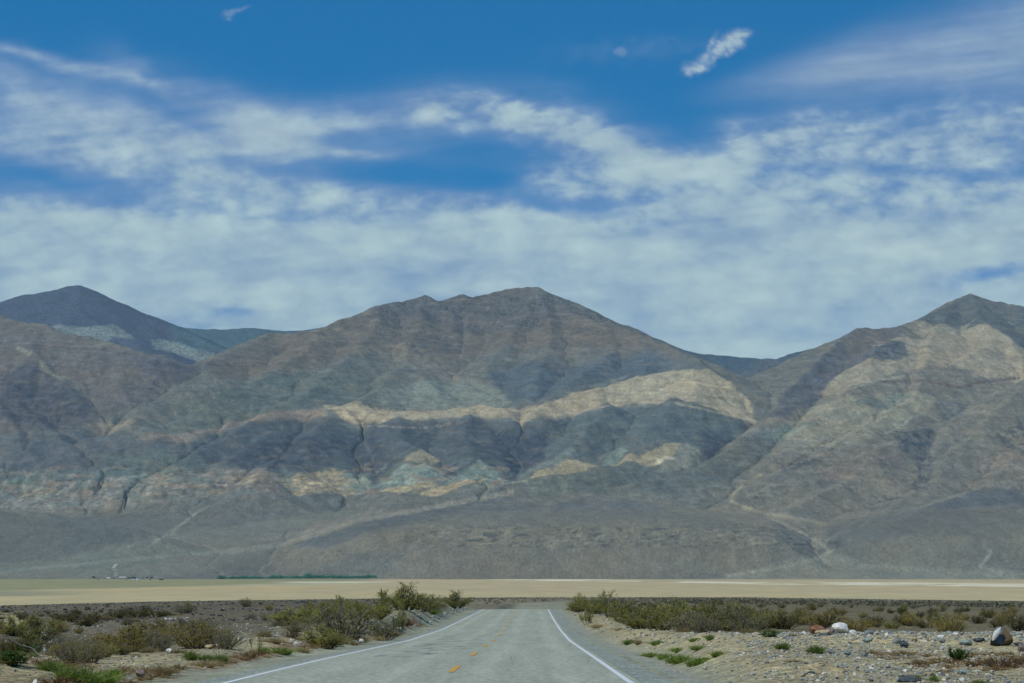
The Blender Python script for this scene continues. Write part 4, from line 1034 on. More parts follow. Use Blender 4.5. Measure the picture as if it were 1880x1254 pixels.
MESHC = {}
def make_plant(key, var, loc, sx, sz, rz, label, cat, group=None):
    name, parts = PROTO[key][var % len(PROTO[key])]
    ck = (key, var % len(PROTO[key]))
    if ck not in MESHC:
        ms = []
        for pn, v, q, mat, tone in parts:
            o = mesh_np(pn or name, v, q, mat, attrs={'tone': tone} if tone is not None else None)
            ms.append((pn, o.data)); bpy.data.objects.remove(o)
        MESHC[ck] = ms
    ms = MESHC[ck]
    root = bpy.data.objects.new(name, ms[0][1] if ms[0][0] == '' else None); link(root)
    root.location = loc; root.scale = (sx, sx, sz); root.rotation_euler = (0, 0, rz)
    for pn, me in ms:
        if pn: link(bpy.data.objects.new(pn, me), root)
    return tag(root, label, cat, group)

def at_row(px, py, y0=40, y1=700):
    """where the line of sight to a photo pixel meets the ground"""
    ys = np.concatenate([np.arange(y0, 160, .25), np.arange(160, y1, 1.0)]); X = (px - CX) / F * ys
    g = ground_z(X, ys); ray = EYE - (py - HY) / F * ys
    i = np.argmax(g >= ray); i = len(ys) - 1 if not (g >= ray).any() else i
    return float(X[i]), float(ys[i]), float(g[i])
def spot(px, b):
    if b > 1000: return at_row(px, b)
    X = (px - CX) / F * b; return X, b, float(ground_z(X, b))

def name_is_bush(k): return k in ('olive', 'dense', 'rusty', 'dark', 'twiggy')
def plant(key, px, top, wpx, b, label, cat, group=None, var=None):
    X, Y, Z = spot(px, b)
    h = max(.08, EYE - (top - HY) / F * Y - Z); w = wpx / F * Y * (1.14 if name_is_bush(key) else 1.0)
    var = RNG.integers(0, 9) if var is None else var
    return make_plant(key, int(var), (X, Y, Z - .02), w, h * 1.04, RNG.uniform(0, 6.28), label, cat, group)

CB, GS, GT, DB = 'bush', 'shrub', 'grass tuft', 'dead bush'
PLANTS = [
 # left of the road
 ('tall', 706,1071,48,152,'tall narrow creosote bush, left end of the big clump by the road crest',CB),
 ('olive',742,1070,88,178,'largest dark olive creosote bush left of the road, against the dry lake',CB),
 ('olive',772,1084,66,190,'round creosote bush on the right flank of the largest roadside one',CB),
 ('dense',796,1097,46,212,'low creosote bush right of the largest roadside clump, before the last one',CB),
 ('olive',833,1084,62,252,'last creosote bush left of the road, standing alone just before the crest',CB),
 ('olive',692,1098,60,140,'creosote bush at the foot of the tall narrow one',CB),
 ('twiggy',628,1100,125,104,'wide creosote bush with bare grey twigs at its base, mid left verge',CB),
 ('olive',540,1110,86,116,'creosote bush at the left end of the verge thicket, above dry grass',CB),
 ('olive',585,1104,84,128,'creosote bush rising in the middle of the left verge thicket',CB),
 ('dense',660,1108,70,132,'dense creosote bush between the wide twiggy one and the tall narrow one',CB),
 ('olive',620,1093,50,165,'loose creosote bush showing over the top of the verge thicket',CB),
 ('tall',735,1092,30,140,'slim creosote shoot in front of the largest roadside bush',CB),
 ('dense',596,1142,84,90,'bright olive bush at the front of the verge thicket, over the asphalt',CB),
 ('twiggy',706,1132,60,118,'grey twiggy low bush on stones at the end of the verge thicket',CB),
 ('sapling',471,1142,30,1203,'thin upright sapling with few leaves, alone by the left shoulder',CB),
 ('twiggy',545,1135,60,100,'sparse twiggy bush behind the tan grass left of the thicket',CB),
 ('rusty',240,1140,118,1197,'broad rusty olive bush on the stony strip, middle of the left side',CB),
 ('rusty',362,1134,100,1190,'rusty olive bush right of the broad one, above green clumps',CB),
 ('twiggy',412,1150,64,1192,'sparse grey bush on the right of the rusty olive pair',CB),
 ('olive',66,1126,72,1182,'tall olive bush at the far left, beside a pale yellow flat',CB),
 ('dark',28,1160,100,1204,'dark brown bush at the left edge of the photo',CB),
 ('twiggy',118,1160,76,1199,'bare grey bush right of the white stones at far left',CB),
 ('dark',30,1140,50,1168,'low brown bush in front of the pale yellow flat',CB),
 ('dark',125,1114,62,1142,'dark bush at the left end of the row on the gravel crest',CB),
 ('dark',170,1119,42,1142,'small dark bush second from the left in the gravel crest row',CB),
 ('dark',212,1116,38,1136,'dark bush in the gravel crest row, left of the widest one',CB),
 ('dark',250,1107,66,1134,'widest dark bush of the row on the gravel crest',CB),
 ('dark',287,1114,46,1133,'dark bush at the right end of the gravel crest row',CB),
 ('twiggy',340,1102,40,1126,'round grey bush alone on the dark gravel crest',CB),
 ('twiggy',452,1095,28,1114,'small dark bush on the skyline of the dark gravel, against the lake bed',CB),
 ('olive',100,1132,40,1152,'olive bush behind the tall one at the far left',CB),
 ('rusty',320,1140,60,1168,'small rusty bush beyond the white stone row',CB),
 ('dark',160,1128,50,1150,'low dark bush below the gravel crest row',CB),
 ('green',132,1213,74,1251,'bright green grassy clump in the bottom left corner',GS),
 ('green',185,1224,60,1256,'dark green clump at the shoulder edge, right of the corner clump',GS),
 ('leafy',24,1184,84,1224,'leafy green shrub at the left edge, under a bare branch',GS),
 ('leafy',50,1176,44,1204,'small leafy green shrub in front of the white stones at far left',GS),
 ('green',90,1205,50,1232,'green clump beside the fallen grey branch',GS),
 ('green',208,1222,36,1246,'lone green sprig on gravel near the bottom left shoulder',GS),
 ('straw',285,1214,62,1237,'wide tan grass tuft between brown stone and left shoulder',GT),
 ('straw',366,1204,52,1224,'tan grass tuft in front of the green clumps left of the shoulder',GT),
 ('straw',318,1186,34,1200,'pale tan tuft on the stony strip below the rusty bush',GT),
 ('straw',100,1192,34,1204,'yellow tuft right of the two white stones at far left',GT),
 ('straw',325,1122,26,1130,'small yellow tuft below the round grey crest bush',GT),
 ('green',352,1190,34,1212,'leftmost of three green clumps by the left shoulder',GS),
 ('green',378,1198,34,1214,'middle one of three green clumps by the left shoulder',GS),
 ('green',405,1194,30,1218,'rightmost of three green clumps by the left shoulder',GS),
 ('straw',392,1204,36,1222,'tan tuft mixed among the three green clumps',GT),
 ('green',512,1184,52,1201,'long bright green clump at the asphalt edge below dry grass',GS),
 ('green',487,1184,30,1200,'small green clump at the foot of the thin sapling',GS),
 ('straw',490,1150,36,1170,'tan grass tuft right of the thin sapling',GT),
 ('straw',502,1164,40,1182,'tan tuft above the long bright green clump',GT),
 ('straw',553,1182,36,1198,'pale grass tuft right of the long bright green clump',GT),
 ('straw',640,1168,40,1184,'tan tuft at the right foot of the verge thicket',GT),
 ('straw',662,1162,44,1178,'largest dry tuft right of the verge thicket',GT),
 ('straw',693,1163,30,1176,'dry tuft next to the white stone by the asphalt',GT),
 ('straw',715,1156,34,1168,'dry tuft on the stones short of the road crest',GT),
 ('dead',535,1152,40,1172,'rust coloured dead bush inside the tan grass left of the thicket',DB),
 ('dead',745,1134,44,1149,'rust coloured dead bush on stones left of the road',DB),
 ('dead',460,1194,40,1208,'dead brown bush at the foot of the thin sapling',DB),
 ('dead',330,1216,44,1229,'low dead bush on the edge of the left shoulder',DB),
 ('dead',100,1236,90,1258,'dead red brown bush in the bottom left corner',DB),
 ('green',792,1116,30,1128,'low green clump under the roadside bushes near the crest',GS),
 ('twiggy',800,1108,40,1126,'small grey bush by the asphalt between the last two roadside bushes',CB),
 # right of the road
 ('dense',1066,1086,44,252,'dense round bush first on the right beyond the crest',CB),
 ('tall',1120,1073,52,200,'tallest bush right of the road, its shoots against the lake bed',CB),
 ('dense',1092,1094,52,225,'low bush between the first round one and the tallest, right verge',CB),
 ('olive',1150,1096,84,165,'creosote bush at the right foot of the tallest one',CB),
 ('dense',1180,1110,84,126,'front creosote bush of the right thicket, nearest the asphalt',CB),
 ('olive',1238,1093,66,134,'creosote bush with tall loose shoots in the right thicket',CB),
 ('olive',1304,1096,80,142,'creosote bush at the back of the right thicket, centre',CB),
 ('twiggy',1262,1118,96,110,'wide twiggy bush at the front of the right thicket',CB),
 ('olive',1216,1122,66,116,'bush right of the front one in the right thicket',CB),
 ('olive',1352,1104,80,126,'creosote bush in the right half of the right thicket',CB),
 ('dark',1325,1122,80,108,'dark front bush in the right half of the right thicket',CB),
 ('twiggy',1373,1118,70,96,'bare grey twiggy bush at the right end of the thicket, over green clumps',CB),
 ('olive',1400,1128,60,112,'bush just past the right end of the thicket',CB),
 ('dark',1440,1120,64,112,'dark bush left of the brown boulder, on the plain',CB),
 ('rusty',1512,1110,72,112,'rusty olive bush behind the brown boulder',CB),
 ('rusty',1566,1126,60,106,'rusty olive bush behind the white boulder',CB),
 ('dark',1605,1124,46,132,'dark bush on the plain right of the white boulder',CB),
 ('dark',1660,1122,42,142,'dark upright bush on the plain behind the rubble',CB),
 ('rusty',1745,1120,66,101,'olive bush standing alone behind the rubble bank, left of the two tone boulder',CB),
 ('dark',1872,1118,50,112,'dark bush behind the two tone boulder at the right edge',CB),
 ('dark',1700,1132,36,128,'low dark bush left of the olive one behind the rubble',CB),
 ('dense',1062,1112,46,1123,'dark green mat at the crest, right of the edge line',GS),
 ('straw',1100,1142,34,1153,'tan tuft on the right shoulder below the first bushes',GT),
 ('straw',1134,1149,26,1158,'small tan tuft on the right shoulder near the thicket',GT),
 ('green',1304,1160,18,1176,'upright bright green shrub in front of the thicket',GS),
 ('green',1156,1171,26,1183,'left one of two small green clumps on the right shoulder',GS),
 ('straw',1175,1170,22,1183,'grey green tuft between the two small shoulder clumps',GT),
 ('green',1206,1172,40,1184,'right one of two small green clumps on the right shoulder',GS),
 ('green',1192,1193,38,1208,'leftmost clump of the large green patch on the gravel',GS),
 ('green',1219,1195,26,1210,'second clump of the large green patch on the gravel',GS),
 ('green',1250,1195,52,1217,'biggest clump of the large green patch on the gravel',GS),
 ('green',1276,1202,44,1222,'lowest clump of the large green patch on the gravel',GS),
 ('green',1294,1203,30,1214,'rightmost clump of the large green patch on the gravel',GS),
 ('green',1246,1186,36,1197,'clump above the large green patch on the gravel',GS),
 ('green',1284,1181,34,1193,'green clump between the upright shrub and the large patch',GS),
 ('green',1318,1191,30,1206,'lone green clump right of the large patch on the gravel',GS),
 ('green',1276,1168,26,1178,'small green clump at the edge of the thicket, left of the upright shrub',GS),
 ('leafy',1412,1153,36,1170,'leafy green shrub at the end of the thicket, left of the brown boulder',GS),
 ('straw',1452,1159,26,1168,'round tan grass cushion left of the brown boulder',GT),
 ('green',1437,1175,32,1193,'bright green clump on the stony bank, left of the round one',GS),
 ('green',1500,1178,36,1200,'round dark green clump on the stony bank below the white boulder',GS),
 ('straw',1458,1207,34,1217,'dull green tuft on the open gravel of the bank',GT),
 ('leafy',1758,1181,46,1214,'leafy green shrub on the bank left of the two tone boulder',GS),
 ('green',1680,1235,26,1250,'green clump at the bottom edge, under the rusty litter',GS),
 ('green',1716,1234,20,1252,'small green sprig at the bottom edge',GS),
 ('green',1795,1243,36,1258,'green clump at the bottom edge, under the big dead bush',GS),
 ('dead',1835,1200,86,1226,'large rust brown dead bush near the right edge',DB),
 ('dead',1790,1206,50,1224,'brown dead bush between leafy shrub and the large dead one',DB),
 ('dead',1690,1208,60,1222,'low orange dead bush left of the leafy shrub on the bank',DB),
 ('dead',1872,1196,40,1220,'dead bush cut by the right edge',DB),
]
for p in PLANTS: plant(*p)

for p in [
 ('tall',1248,1089,34,150,'tall loose shoots above the middle of the right thicket, left of its centre gap',CB),
 ('tall',1292,1099,30,120,'slim upright bush in the middle front of the right thicket',CB),
 ('tall',1340,1093,34,160,'tall shoots at the back of the right thicket, right of its middle',CB),
 ('tall',1078,1099,30,180,'slim shoots between the first round bush and the tallest one on the right',CB),
 ('tall',1462,1107,30,130,'slim upright bush on the plain between two dark ones, left of the brown boulder',CB),
 ('tall',1416,1112,28,125,'slim pale bush just beyond the right end of the thicket',CB),
 ('tall',655,1096,30,120,'slim shoots rising at the right of the wide twiggy bush, left verge',CB),
 ('tall',560,1112,30,108,'slim shoots at the left front of the verge thicket',CB),
 ('twiggy',1296,1128,60,100,'bare grey bush at the front of the right thicket under the slim upright one',CB),
]: plant(*p)
# bushes scattered over the plain: alike
def scatter(nn, x0, x1, y0, y1, keys, label, group, hmin, hmax, cat=CB, wide=(1.1, 1.7)):
    k = 0
    while k < nn:
        Y = math.exp(RNG.uniform(math.log(y0), math.log(y1))); px = RNG.uniform(x0, x1); X = (px - CX) / F * Y
        if abs(X - road_x(Y)) < 8: continue
        h = RNG.uniform(hmin, hmax); k += 1
        make_plant(keys[int(RNG.integers(len(keys)))], int(RNG.integers(9)), (X, Y, float(ground_z(X, Y)) - .02), h * RNG.uniform(*wide), h, RNG.uniform(0, 6.28), label, cat, group)
scatter(110, 1150, 1900, 118, 430, ['dark', 'rusty', 'twiggy', 'olive'], 'small bush among many scattered over the grey plain right of the road', 'bushes scattered on the plain right of the road', .45, 1.0)
scatter(34, -20, 520, 95, 250, ['dark', 'rusty', 'twiggy'], 'small bush among several scattered over the dark gravel left of the road', 'bushes scattered on the dark gravel left of the road', .25, .6)
scatter(26, 560, 700, 90, 170, ['olive', 'twiggy', 'dense'], 'bush deep inside the thicket left of the road', 'bushes inside the left thicket', .6, 1.1)
scatter(34, 1130, 1420, 105, 190, ['olive', 'twiggy', 'dense', 'dark'], 'bush deep inside the thicket right of the road', 'bushes inside the right thicket', .5, 1.35)

scatter(24, -10, 470, 58, 105, ['olive', 'rusty', 'rusty', 'twiggy'], 'olive brown bush among many on the stony ground left of the road', 'bushes on the near left ground', .35, .8)
scatter(46, 0, 760, 52, 150, ['straw'], 'small dry grass tuft among many on the stony left verge', 'dry tufts on the left verge', .12, .34, GT, (1.2, 2.0))
scatter(30, 1100, 1420, 75, 140, ['straw', 'straw', 'green'], 'small grass tuft among many along the front of the right thicket', 'tufts along the right thicket', .12, .34, GT, (1.2, 2.0))
# scrub nobody could count on the long fan
rng = np.random.default_rng(55); CC = []; SS = []
for i in range(9000):
    Y = math.exp(rng.uniform(math.log(420), math.log(6600))); X = rng.uniform(-.22, .22) * Y
    if abs(X - road_x(min(Y, 1599))) < 7 or (abs(X) < .03 * Y and Y < 1600 and i % 4): continue
    s = rng.uniform(.25, .8) * (1 + Y / 6000); m = 9
    z = float(EYE - 0) * 0
    c = rng.normal(size=(m, 3)) * np.array([.42, .42, .25]) * s + np.array([X, Y, .45 * s]); CC.append(c); SS.append(np.full(m, .55 * s))
CC = np.concatenate(CC); SS = np.concatenate(SS); CC[:, 2] += ground_z(CC[:, 0], CC[:, 1])
lv, lq, tn = leaves(CC, SS, rng, .8, .5)
tag(mesh_np('desert_scrub', lv, lq, leaf_mat('dry_scrub_leaves', (104, 98, 74), (138, 128, 98)), attrs={'tone': tn}), kind='stuff')

# rusty dead weeds along the asphalt edges (a continuous litter)
V_, Q_, T_ = [], [], []; base = 0; k = 0
bv, bq, bt = blades(301, 40, .05, 1.0, 3)
rng = np.random.default_rng(57)
while k < 270:
    if k < 170:
        Y = rng.uniform(44, 170); a = -5.75 + rng.normal() * .28 + .4 * float(gnoise(np.array(Y / 6.), np.array(.5), 661)); X = float(road_x(Y)) + a
        if float(gnoise(np.array(Y / 9.), np.array(2.5), 663)) < -.12: k += 1; continue
    elif k < 210: Y = rng.uniform(46, 54); X = rng.uniform(-10.4, -7.2)
    else: Y = rng.uniform(48, 58); X = rng.uniform(8.0, 11.5)
    s = rng.uniform(.16, .34); th = rng.uniform(0, 6.28); c_, s_ = math.cos(th), math.sin(th)
    v = bv @ np.array([[c_, s_, 0], [-s_, c_, 0], [0, 0, 1]]) * np.array([s * 1.6, s * 1.6, s * .55]) + np.array([X, Y, float(ground_z(X, Y))])
    V_.append(v); Q_.append(bq + base); T_.append(np.clip(bt * .6 + rng.random() * .4, 0, 1)); base += len(v); k += 1
tag(mesh_np('dry_weeds', np.concatenate(V_), np.concatenate(Q_), ML['red'], attrs={'tone': np.concatenate(T_)}), kind='stuff')

# ------------------------------------------------------------------ stones
def ico(sub):
    import bmesh
    bm = bmesh.new(); bmesh.ops.create_icosphere(bm, subdivisions=sub, radius=1.0)
    v = np.array([x.co[:] for x in bm.verts]); f = np.array([[q.index for q in x.verts] for x in bm.faces]); bm.free(); return v, f
def rock_shape(seed, sub=3, rough=.28, flats=7):
    rng = np.random.default_rng(seed); v, f = ico(sub)
    for i in range(flats):            # knock flat facets off the ball
        nrm = rng.normal(size=3); nrm /= np.linalg.norm(nrm); d = rng.uniform(.45, .8)
        k = v @ nrm - d; v = v - np.maximum(k, 0)[:, None] * nrm * .92
    v = v * (1 + rough * .5 * fbm(v[:, 0] * 1.7 + seed, v[:, 1] * 1.7 + v[:, 2] * 1.3, 3, seed))[:, None]
    v[:, 2] -= v[:, 2].min(); v /= np.array([np.ptp(v[:, 0]), np.ptp(v[:, 1]), np.ptp(v[:, 2])]); return v, f
def stone_mat(name, a, b_, scale=3.):
    n = NT(name); P = n.n('ShaderNodeTexCoord').outputs['Object']
    g = n.noise(P, scale, 6, .65); g2 = n.noise(P, scale * 6, 4, .7)
    c = n.scalecol(n.mix(n.ramp(g, .38, .62), tuple(lin(a)), tuple(lin(b_))), n.ramp(g2, .25, .75, .78, 1.2))
    n.bsdf(c, .9, n.bump(g2, .5, .03), .2); return n.m
MS = {
 'white': stone_mat('white_stone', (206, 202, 190), (236, 232, 222)), 'brown': stone_mat('brown_stone', (104, 76, 56), (150, 110, 80)),
 'tan': stone_mat('tan_stone', (168, 148, 112), (196, 178, 140)), 'blue': stone_mat('blue_grey_stone', (104, 114, 116), (140, 150, 148)),
 'grey': stone_mat('grey_stone', (116, 114, 106), (152, 150, 140)), 'dark': stone_mat('dark_stone', (58, 62, 66), (92, 98, 100)),
 'mauve': stone_mat('mauve_stone', (112, 98, 92), (146, 130, 120)), 'green': stone_mat('green_grey_stone', (128, 142, 132), (164, 174, 162)),
}
n = NT('two_tone_stone'); P = n.n('ShaderNodeTexCoord').outputs['Object']; sp = n.n('ShaderNodeSeparateXYZ'); n.l(P, sp.inputs[0])
g = n.noise(P, 5, 5, .65); xx = n.math('ADD', sp.outputs[0], n.math('MULTIPLY', n.math('SUBTRACT', g, .5), .5))
c = n.mix(n.ramp(xx, .02, .14), tuple(lin((104, 106, 102))), tuple(lin((98, 82, 62)))); c = n.mix(n.ramp(n.math('ADD', sp.outputs[2], n.math('MULTIPLY', xx, .8)), .22, .10), c, tuple(lin((66, 66, 70))))
n.bsdf(n.scalecol(c, n.ramp(n.noise(P, 20, 4, .7), .25, .75, .8, 1.2)), .9, n.bump(g, .5, .04), .2); MS['two'] = n.m
RM = {}
def rock(name, kind, px, py, wpx, hpx, label, cat, shape=0, group=None, deep=.8):
    X, Y, Z = spot(px, py); key = (kind, shape)
    if key not in RM:
        v, f = rock_shape(700 + shape, 3); o = mesh_np(name, v, f, MS[kind]); RM[key] = o.data; bpy.data.objects.remove(o)
    o = bpy.data.objects.new(name, RM[key]); link(o); w = wpx / F * Y; h = hpx / F * Y
    o.location = (X, Y + w * .3, Z - .12 * h); o.scale = (w, w * deep, h * 1.12); o.rotation_euler = (0, 0, RNG.uniform(-.5, .5) if kind != 'two' else 0)
    return tag(o, label, cat, group)
ROCKS = [
 ('boulder','white',1545,1165,33,21,'rounded white boulder on the crest of the stony bank','boulder',1),
 ('boulder','brown',1500,1166,32,18,'brown boulder on the bank crest, left of the white one','boulder',2),
 ('rock','tan',1514,1167,30,10,'flat tan rock leaning on the brown boulder','rock',3),
 ('rock','mauve',1524,1165,18,13,'dull mauve rock between the brown and the white boulder','rock',4),
 ('rock','white',1566,1166,14,9,'small white rock at the right foot of the white boulder','rock',5),
 ('rock','blue',1596,1166,18,9,'blue grey rock on the bank crest right of the white boulder','rock',6),
 ('boulder','two',1838,1187,42,35,'large two tone grey and brown boulder near the right edge','boulder',7),
 ('rock','dark',1660,1190,16,14,'dark rock in the pale rubble of the right bank','rock',2),
 ('rock','grey',1526,1202,15,11,'grey rock right of the round green clump on the bank','rock',4),
 ('rock','blue',1557,1204,16,10,'blue rock in the middle of the stony bank','rock',1),
 ('rock','green',1595,1181,20,9,'flat green grey slab under the bank crest','rock',3),
 ('rock','blue',1588,1206,12,10,'small blue rock with a dark side, right of the middle of the bank','rock',6),
 ('rock','tan',1495,1232,28,12,'flat pale tan rock on open gravel at the bank bottom','rock',5),
 ('rock','white',1600,1234,10,7,'small white rock near the bottom of the bank','rock',2),
 ('rock','white',1576,1214,9,6,'small white rock below the blue one of the bank','rock',4),
 ('rock','white',1478,1166,12,7,'white rock at the left foot of the brown boulder','rock',6),
 ('rock','green',1775,1186,26,12,'pale green slab behind the leafy shrub on the bank','rock',1),
 ('rock','dark',1800,1181,22,8,'low dark rock left of the two tone boulder','rock',3),
 ('rock','dark',1872,1186,22,7,'dark flat rock right of the two tone boulder','rock',5),
 ('rock','mauve',1876,1197,14,16,'rust brown rock at the right edge','rock',2),
 ('rock','grey',1848,1222,16,14,'round grey rock in front of the large dead bush','rock',4),
 ('rock','dark',1668,1253,46,12,'dark rock at the bottom edge right of the flat tan rock','rock',7),
 ('rock','tan',1680,1178,12,9,'pale rock on the crest of the rubble, left of the olive bush','rock',1),
 ('rock','grey',1732,1181,14,9,'grey rock on the rubble crest, under the lone olive bush','rock',3),
 ('rock','green',1768,1240,14,12,'pale green rock at the bottom edge right of the green sprigs','rock',2),
 ('rock','grey',1648,1184,18,12,'grey rock left of the dark rock in the rubble','rock',6),
 ('rock','white',1422,1170,10,6,'white rock beside the leafy shrub at the thicket end','rock',1),
 ('rock','white',68,1197,12,11,'left one of two whitish stones at the far left','rock',1),
 ('rock','white',81,1197,9,12,'right one of two whitish stones at the far left','rock',4),
 ('rock','dark',90,1204,14,8,'dark rock right of the two whitish stones','rock',3),
 ('rock','tan',152,1199,20,10,'tan rock under the broad rusty bush, left of a blue one','rock',5),
 ('rock','blue',166,1203,12,8,'blue rock under the left edge of the broad rusty bush','rock',2),
 ('rock','mauve',180,1203,20,12,'mauve rock right of the blue one, under the rusty bush','rock',6),
 ('rock','white',310,1200,13,9,'white rock right of the broad rusty bush','rock',4),
 ('rock','tan',386,1192,20,9,'pale tan rock in front of the right rusty bush','rock',3),
 ('rock','mauve',255,1244,20,15,'mauve brown rock by the left shoulder, beside tan grass','rock',2),
 ('rock','white',64,1260,12,12,'white pointed stone at the bottom left corner','rock',7),
 ('rock','white',664,1181,10,8,'white stone by the asphalt among tan tufts, left side','rock',1),
 ('rock','white',735,1159,12,8,'pale stone on the stones short of the road crest','rock',5),
 ('rock','dark',560,1107,20,6,'black rock heap on the skyline of the dark gravel','rock',4),
]
for r_ in ROCKS: rock(*r_)
# white slab leaning on the two tone boulder
X, Y, Z = spot(1822, 1187); v, f = rock_shape(733, 3, .15)
o = mesh_np('stone_slab', v - np.array([0, 0, .02]), f, MS['white']); o.location = (X - .02, Y - .06, Z + .14); o.scale = (.15, .2, .40); o.rotation_euler = (R(6), R(32), R(10))
tag(o, 'pointed white slab leaning on the left of the two tone boulder', 'rock')
for i in range(16):
    rock('stone', 'white', 254 + i * 5.0 + RNG.uniform(-2, 2), 1149 + .3 * i + RNG.uniform(-1.2, 1.2), RNG.uniform(3, 6.5), RNG.uniform(2, 4), 'small white stone in the long row on dark gravel left of the road', 'stone', int(RNG.integers(1, 7)), 'long row of white stones')
for i in range(9):
    rock('stone', 'white', 302 + i * 5 + RNG.uniform(-2, 2), 1137 + RNG.uniform(-1, 1), RNG.uniform(3, 6), RNG.uniform(2, 3.5), 'small white stone in the short row farther up the dark gravel', 'stone', int(RNG.integers(1, 7)), 'short row of white stones')

# loose gravel and rubble: one mass
rng = np.random.default_rng(91); v0, f0 = ico(1)
PAL = [lin(c) for c in ((170,164,148),(184,178,160),(146,150,140),(132,138,132),(172,158,128),(212,206,192),(106,108,104),(152,138,118))]
def pebbles(name, nn, fx, smin, smax, pal, pw):
    V_, F_, C_ = [], [], []; k = 0
    while k < nn:
        q = fx(rng)
        if q is None: continue
        X, Y = q; s = smin * (smax / smin) ** (rng.random() ** 3.0)
        d = v0 * (1 + .35 * rng.normal(size=(len(v0), 1)) * .6); d = d * np.array([rng.uniform(.7, 1.3), rng.uniform(.7, 1.3), rng.uniform(.4, .85)]) * s
        th = rng.uniform(0, 6.28); c_, s_ = math.cos(th), math.sin(th); d = d @ np.array([[c_, s_, 0], [-s_, c_, 0], [0, 0, 1]])
        V_.append(d + np.array([X, Y, .25 * s])); F_.append(f0 + k * len(v0)); C_.append(np.tile(pal[rng.choice(len(pal), p=pw)] * rng.uniform(.75, 1.15), (len(v0), 1))); k += 1
    V_ = np.concatenate(V_); n_ = len(v0); cx = V_.reshape(nn, n_, 3)[:, :, :2].mean(1); V_[:, 2] += np.repeat(ground_z(cx[:, 0], cx[:, 1]), n_)
    n = NT(name); n.bsdf(n.attr('col').outputs['Color'], .9, None, .2)
    tag(mesh_np(name, V_, np.concatenate(F_), n.m, attrs={'col': np.concatenate(C_)}), kind='stuff')
def f_right(r):
    Y = r.uniform(43, 82); X = r.uniform(3.9, .205 * Y + .5)
    if X - road_x(Y) < 5.6 + r.random() * 1.2: return None
    if r.random() > .45 + .9 * float(sstep(-.2, .3, gnoise(np.array(X / 2.2), np.array(Y / 5.), 671))): return None
    return X, Y
def f_crest(r):
    px = r.uniform(1440, 1890); Y = r.normal(70, 3.0); return (px - CX) / F * Y, Y
def f_left(r):
    Y = r.uniform(44, 130); X = r.uniform(-.205 * Y - .5, -6.2)
    return None if X - road_x(Y) > -5.6 - r.random() * .9 else (X, Y)
def f_dark(r):
    px = r.uniform(0, 720); Y = r.uniform(120, 285); X = (px - CX) / F * Y
    return None if X - road_x(Y) > -8 else (X, Y)
def f_bank(r):
    Y = r.uniform(85, 285); a = -r.uniform(5.3, 9.5); return float(road_x(Y)) + a, Y
def f_bank_right(r):
    Y = r.uniform(80, 260); a = r.uniform(5.8, 9.0); return float(road_x(Y)) + a, Y
P1 = [.2, .16, .16, .12, .14, .06, .10, .06]
pebbles('gravel', 15000, f_right, .010, .055, PAL, P1)
pebbles('rubble', 900, f_crest, .025, .10, PAL, [.16, .14, .2, .16, .1, .1, .1, .04])
pebbles('embankment_stones', 1500, f_bank, .03, .15, PAL, P1)
pebbles('embankment_stones', 800, f_bank_right, .03, .12, PAL, P1)
pebbles('roadside_gravel', 4200, f_left, .014, .06, PAL, P1)
pebbles('dark_gravel', 2600, f_dark, .04, .16, [lin(c) for c in ((92,88,88),(74,72,74),(116,110,104),(128,122,112))], [.42, .34, .20, .04])

# fallen branch at the far left
X, Y, Z = spot(36, 1216); X2, Y2, Z2 = spot(112, 1238)
t = np.linspace(0, 1, 12)[:, None]; P_ = np.array([X, Y, Z + .32]) * (1 - t) + np.array([X2, Y2, Z2 + .06]) * t + np.stack([.05 * np.sin(t[:, 0] * 7), .03 * np.cos(t[:, 0] * 5), .05 * np.sin(t[:, 0] * 5)], 1)
pth = [(P_, np.linspace(.009, .018, 12))]
for k, dx in ((3, .4), (5, -.3), (8, .35)):
    s = P_[k]; q = np.linspace(0, 1, 5)[:, None]; pth.append((s + q * np.array([dx, .1, .14]) + .02 * np.sin(q * 6), np.linspace(.007, .003, 5)))
X, Y, Z = spot(2, 1204); q = np.linspace(0, 1, 8)[:, None]; pth.append((P_[0] + q * np.array([-.45, .1, .12]) + np.stack([0 * q[:, 0], 0 * q[:, 0], .06 * np.sin(q[:, 0] * 3.1)], 1), np.linspace(.008, .005, 8)))
bv_, bq_ = tubes(pth, 5); tag(mesh_np('dead_branch', bv_, bq_, MW['grey']), 'thin grey fallen branch lying over the green shrub at the far left', 'branch')
X, Y, Z = spot(1500, 1246); q = np.linspace(0, 1, 9)[:, None]
bv_, bq_ = tubes([(np.array([X - .25, Y, Z + .03]) + q * np.array([.36, .15, .02]) + np.stack([0 * q[:, 0], 0 * q[:, 0], .06 * np.abs(np.sin(q[:, 0] * 4))], 1), np.linspace(.014, .006, 9))], 5)
tag(mesh_np('dead_stick', bv_, bq_, MW['brown']), 'crooked dark stick on gravel at the bottom of the right bank', 'stick')
